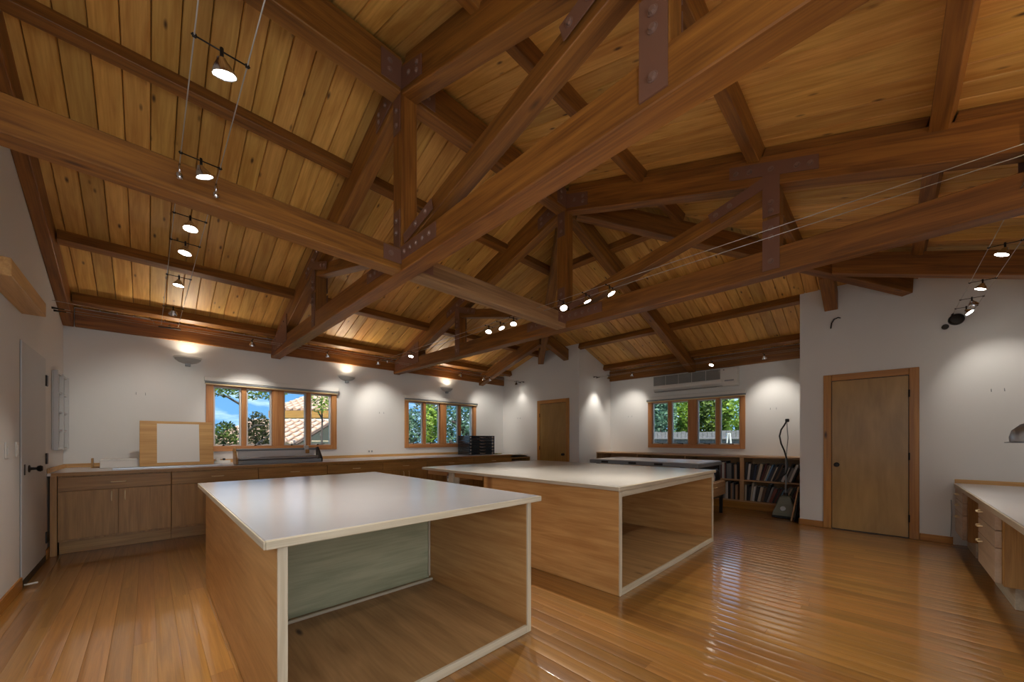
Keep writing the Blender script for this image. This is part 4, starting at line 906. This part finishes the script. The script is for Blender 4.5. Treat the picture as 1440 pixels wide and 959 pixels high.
# ------------------------------------------------------------------ wall sconces (uplights)
def sconce(p, nrm, label):
    p = Vector(p); n = Vector(nrm); t = thing('wall_sconce', p, label, 'sconce', 'uplight sconces above the windows')
    ang = math.atan2(n.y, n.x); Mz = Matrix.Translation(p) @ Matrix.Rotation(ang, 4, 'Z')
    k = 16; a0, a1 = R(-90), R(90)
    b = MB(); b.lathe([(.150, .045), (.158, .045), (.158, .022), (.150, .022), (.150, .045)], Mz, k, a0, a1); b.build('rim', M_WHITE, t)
    b = MB(); b.lathe([(.149, .022), (.135, .0), (.10, -.028), (.05, -.045), (.0, -.05)], Mz, k, a0, a1); b.build('bowl', M_SCONCE, t)
    q = p + n * .16 + Vector((0, 0, .0))
    box('bracket', M_GREYP, t, *(sorted((p.x - .03, p.x + .03)) if n.x == 0 else sorted((p.x, p.x + n.x * .05))), *(sorted((p.y, p.y + n.y * .05)) if n.x == 0 else (p.y - .03, p.y + .03)), p.z - .085, p.z - .035, 'z', .004)
    cyl('bulb', M_UP, t, p + n * .05 + Vector((-.03 if n.x == 0 else 0, -.03 if n.x else 0, .0)), p + n * .05 + Vector((.03 if n.x == 0 else 0, .03 if n.x else 0, .0)), .010, 10)
    d = bpy.data.lights.new('uplight_lamp', 'AREA'); d.shape = 'RECTANGLE'; d.size = .11; d.size_y = .05; d.spread = R(150); d.energy = SCONCE_W; d.color = (1, .84, .64)
    link('uplight_lamp', d, None, t, Matrix.Translation(p + n * .075 + Vector((0, 0, .02))) @ Matrix.Rotation(R(34) * -n.y, 4, 'X') @ Matrix.Rotation(R(180), 4, 'X') @ Matrix.Rotation(0 if n.x == 0 else R(90), 4, 'Z'))
for x, lb in ((.41, 'bowl-shaped uplight sconce left of the left window'), (2.66, 'bowl-shaped uplight sconce above the right end of the left window'), (4.91, 'bowl-shaped uplight sconce above the window behind the black cases')):
    sconce((x, YN - .002, 2.375), (0, -1, 0), lb)
sconce((3.0, YS + .002, 2.375), (0, 1, 0), 'uplight sconce high on the wall above the right-hand desk, outside the picture')

# ------------------------------------------------------------------ outside
tag(MB().box(-60, 90, -40, 120, -.62, -.60).build('ground', M_GRASS), 'grass outside the windows', 'ground')
def foliage(c, rad, n, size, seed, name, mat, par):
    rr = random.Random(seed); bm = bmesh.new()
    for _ in range(n):
        while True:
            p = Vector((rr.uniform(-1, 1), rr.uniform(-1, 1), rr.uniform(-1, 1)))
            if .25 < p.length < 1: break
        p = Vector((c[0] + p.x * rad[0], c[1] + p.y * rad[1], c[2] + p.z * rad[2]))
        a = Vector((rr.uniform(-1, 1), rr.uniform(-1, 1), rr.uniform(-.6, .6))).normalized(); q = a.cross(Vector((rr.uniform(-1, 1), rr.uniform(-1, 1), rr.uniform(-1, 1)))).normalized()
        s = size * rr.uniform(.6, 1.3)
        v = [bm.verts.new(p + a * s), bm.verts.new(p + q * s * .45), bm.verts.new(p - a * s), bm.verts.new(p - q * s * .45)]
        bm.faces.new(v[:3]); bm.faces.new([v[0], v[2], v[3]])
    me = bpy.data.meshes.new('m'); bm.to_mesh(me); bm.free()
    return tag(link(name, me, mat, par), kind='stuff')
def tree(label, x, y, z0, h, rad, n, size, mat, seed, cat='tree', trunk=.12, lean=0, crowns=None):
    t = thing('tree' if cat == 'tree' else 'shrub', (x, y, z0), label, cat)
    rr = random.Random(seed + 100); pts = [(x, y, z0)]
    for k in range(1, 6): pts.append((x + lean * k / 5 + rr.uniform(-.1, .1) * trunk * 8, y + rr.uniform(-.1, .1) * trunk * 8, z0 + h * k / 5))
    MB().tube(pts, [trunk * (1 - .14 * k) for k in range(6)], 8).build('trunk', M_BARK, t)
    for k in range(4):
        p = Vector(pts[2 + k % 3]); d = Vector((rr.uniform(-1, 1), rr.uniform(-1, 1), rr.uniform(.2, .8))).normalized()
        L0 = max(rad) * rr.uniform(.6, 1)
        MB().tube([p, p + d * L0 * .5 + Vector((0, 0, .1)), p + d * L0], [trunk * .5, trunk * .35, trunk * .12], 6).build('branch', M_BARK, t)
    foliage((x + lean, y, z0 + h), rad, n, size, seed, 'foliage', mat, t)
    return t
def ray(u, v, d):
    """point seen towards image position (u, v) of the photograph's view at distance d"""
    k = (u - 720.7) / 518 * d
    return (k * Sn + d * Cn, -k * Cn + d * Sn, 1.234 + (617.3 - v) / 518 * d)
def plant(label, u, v, d, ru, rv, n, size, mat, seed, cat='tree', trunk=.1, lean=0):
    x, y, z = ray(u, v, d); rx = ru / 518 * d
    return tree(label, x, y, -.6, z + .6, (rx, rx, rv / 518 * d), n, size, mat, seed, cat, trunk, lean)
plant('round yellow-green shrub outside the left window, first pane', 316, 616, 10.4, 20, 24, 1500, .045, M_LEAF1, 1, 'shrub', .04)
plant('dark brownish shrub outside the left window, second pane', 362, 608, 10.8, 17, 30, 1700, .045, M_LEAF2, 2, 'shrub', .04)
plant('leafy tree whose branches hang across the top of the left window', 345, 538, 9.6, 62, 24, 1500, .055, M_LEAF1, 3, 'tree', .07)
plant('small sunny tree in front of the tiled roof in the fourth pane', 452, 560, 10.6, 16, 24, 420, .05, M_LEAF3, 13, 'tree', .05)
plant('bright green tree in the second pane of the window behind the cases', 604, 600, 13.5, 13, 34, 1500, .07, M_LEAF3, 4, 'tree', .08)
plant('bluish tree at the left pane of the window behind the cases', 580, 604, 12.0, 13, 30, 1000, .06, M_LEAF4, 5, 'tree', .08)
plant('crooked dark tree between the panes of the window behind the cases', 600, 572, 16.0, 26, 20, 700, .08, M_LEAF2, 7, 'tree', .16, .3)
plant('tree with a thick dark trunk in the right panes of the window behind the cases', 652, 585, 14.0, 14, 34, 700, .08, M_LEAF4, 6, 'tree', .30)
plant('thin grey-green tree in the third pane of the window behind the cases', 634, 600, 15.5, 12, 40, 800, .08, M_LEAF4, 14, 'tree', .12)
plant('blue-green tree behind the fence at the left pane of the far window', 928, 585, 15.0, 22, 40, 2600, .09, M_LEAF4, 8)
plant('sunny green tree behind the fence at the second pane of the far window', 962, 588, 16.0, 22, 32, 2400, .09, M_LEAF3, 9)
plant('leafy green tree behind the fence at the third pane of the far window', 1000, 585, 15.5, 24, 40, 2800, .09, M_LEAF1, 10)
plant('open tree with bare pale branches at the right pane of the far window', 1034, 588, 15.0, 22, 30, 1100, .09, M_LEAF3, 12, 'tree', .12)
t = thing('garden_fence', (13.2, 4.5, -.6), 'grey plank garden fence outside the far window', 'fence')
b = MB(); y = -2.0
rr = random.Random(5)
while y < 14: b.box(13.2, 13.225, y, y + .125, 1.27, 1.49 + rr.uniform(-.025, .025)); y += .14
tag(b.build('fence_planks', M_FENCEL, t), kind='stuff')
b = MB(); y = -2.0
while y < 14: b.box(13.19, 13.215 + rr.uniform(0, .01), y, y + .137, -.598, 1.225); y += .14
tag(b.build('lower_boards', M_FENCE, t), kind='stuff'); box('rail', M_FENCEL, t, 13.15, 13.188, -2, 14, 1.225, 1.27, 'y', .004)
ax_, ay_, _z = ray(1025, 617, 9.2)
t = thing('a_frame', (ax_, ay_, -.6), 'small white A-shaped stand in the garden behind the far window', 'stand')
for q in (-1, 1): beam('leg', M_WHITE, t, (ax_, ay_ + q * .2, -.599), (ax_, ay_ + q * .02, 1.38), .03, .045, (1, 0, 0))
box('crossbar', M_WHITE, t, ax_ - .012, ax_ + .012, ay_ - .05, ay_ + .05, 1.02, 1.06, 'y', .002)
# neighbour's house with tiled roofs, turned 45 degrees to the room
er = Vector((Sn, -Cn, 0)); ef = Vector((Cn, Sn, 0)); HM = Matrix(((Sn, Cn, 0, 0), (-Cn, Sn, 0, 0), (0, 0, 1, 0), (0, 0, 0, 1)))
t = thing('tiled_house', HM @ Vector((-8, 16, -.6)), 'neighbouring house with two clay-tiled roofs outside the left window', 'house')
def tiled(name, r0, r1, d0, d1, z0, z1, par):
    """roof rising from d0 to d1 away from the window; rows of barrel tiles run down the slope"""
    sl = MB().prism([(r0, d0, z0), (r1, d0, z0), (r1, d1, z1), (r0, d1, z1)], (0, 0, -.06)).build(name, M_UNDER, par, M=HM)
    r = r0; n = max(2, int(math.hypot(d1 - d0, z1 - z0) / .4))
    while r < r1 - .1:
        b = MB()
        for k in range(n):
            a0, a1 = k / n, min(1, (k + 1.06) / n)
            b.cyl((r + .12, d0 + (d1 - d0) * a0, z0 + (z1 - z0) * a0 + .04), (r + .12, d0 + (d1 - d0) * a1, z0 + (z1 - z0) * a1 + .012), .088, .080, 7)
        b.build('tile_row', M_TILE, sl, M=HM); r += .31
tiled('lower_roof', -9.8, -6.72, 11.3, 14.0, 1.02, 1.93, t); tiled('upper_roof', -10.2, -5.0, 15.5, 19.5, 2.44, 3.75, t)
MB().box(-9.9, -5.2, 16.0, 19.0, -.6, 2.40).build('wall', M_STUCCO, t, M=HM)
MB().box(-10.2, -5.0, 15.40, 15.49, 2.12, 2.42).build('fascia', M_CAB, t, M=HM); MB().box(-9.8, -6.7, 14.01, 14.08, 1.88, 2.0).build('flashing', M_WHITE, t, M=HM)
MB().box(-9.7, -6.85, 11.9, 13.9, -.6, 1.14).build('wall', M_STUCCO, t, M=HM)
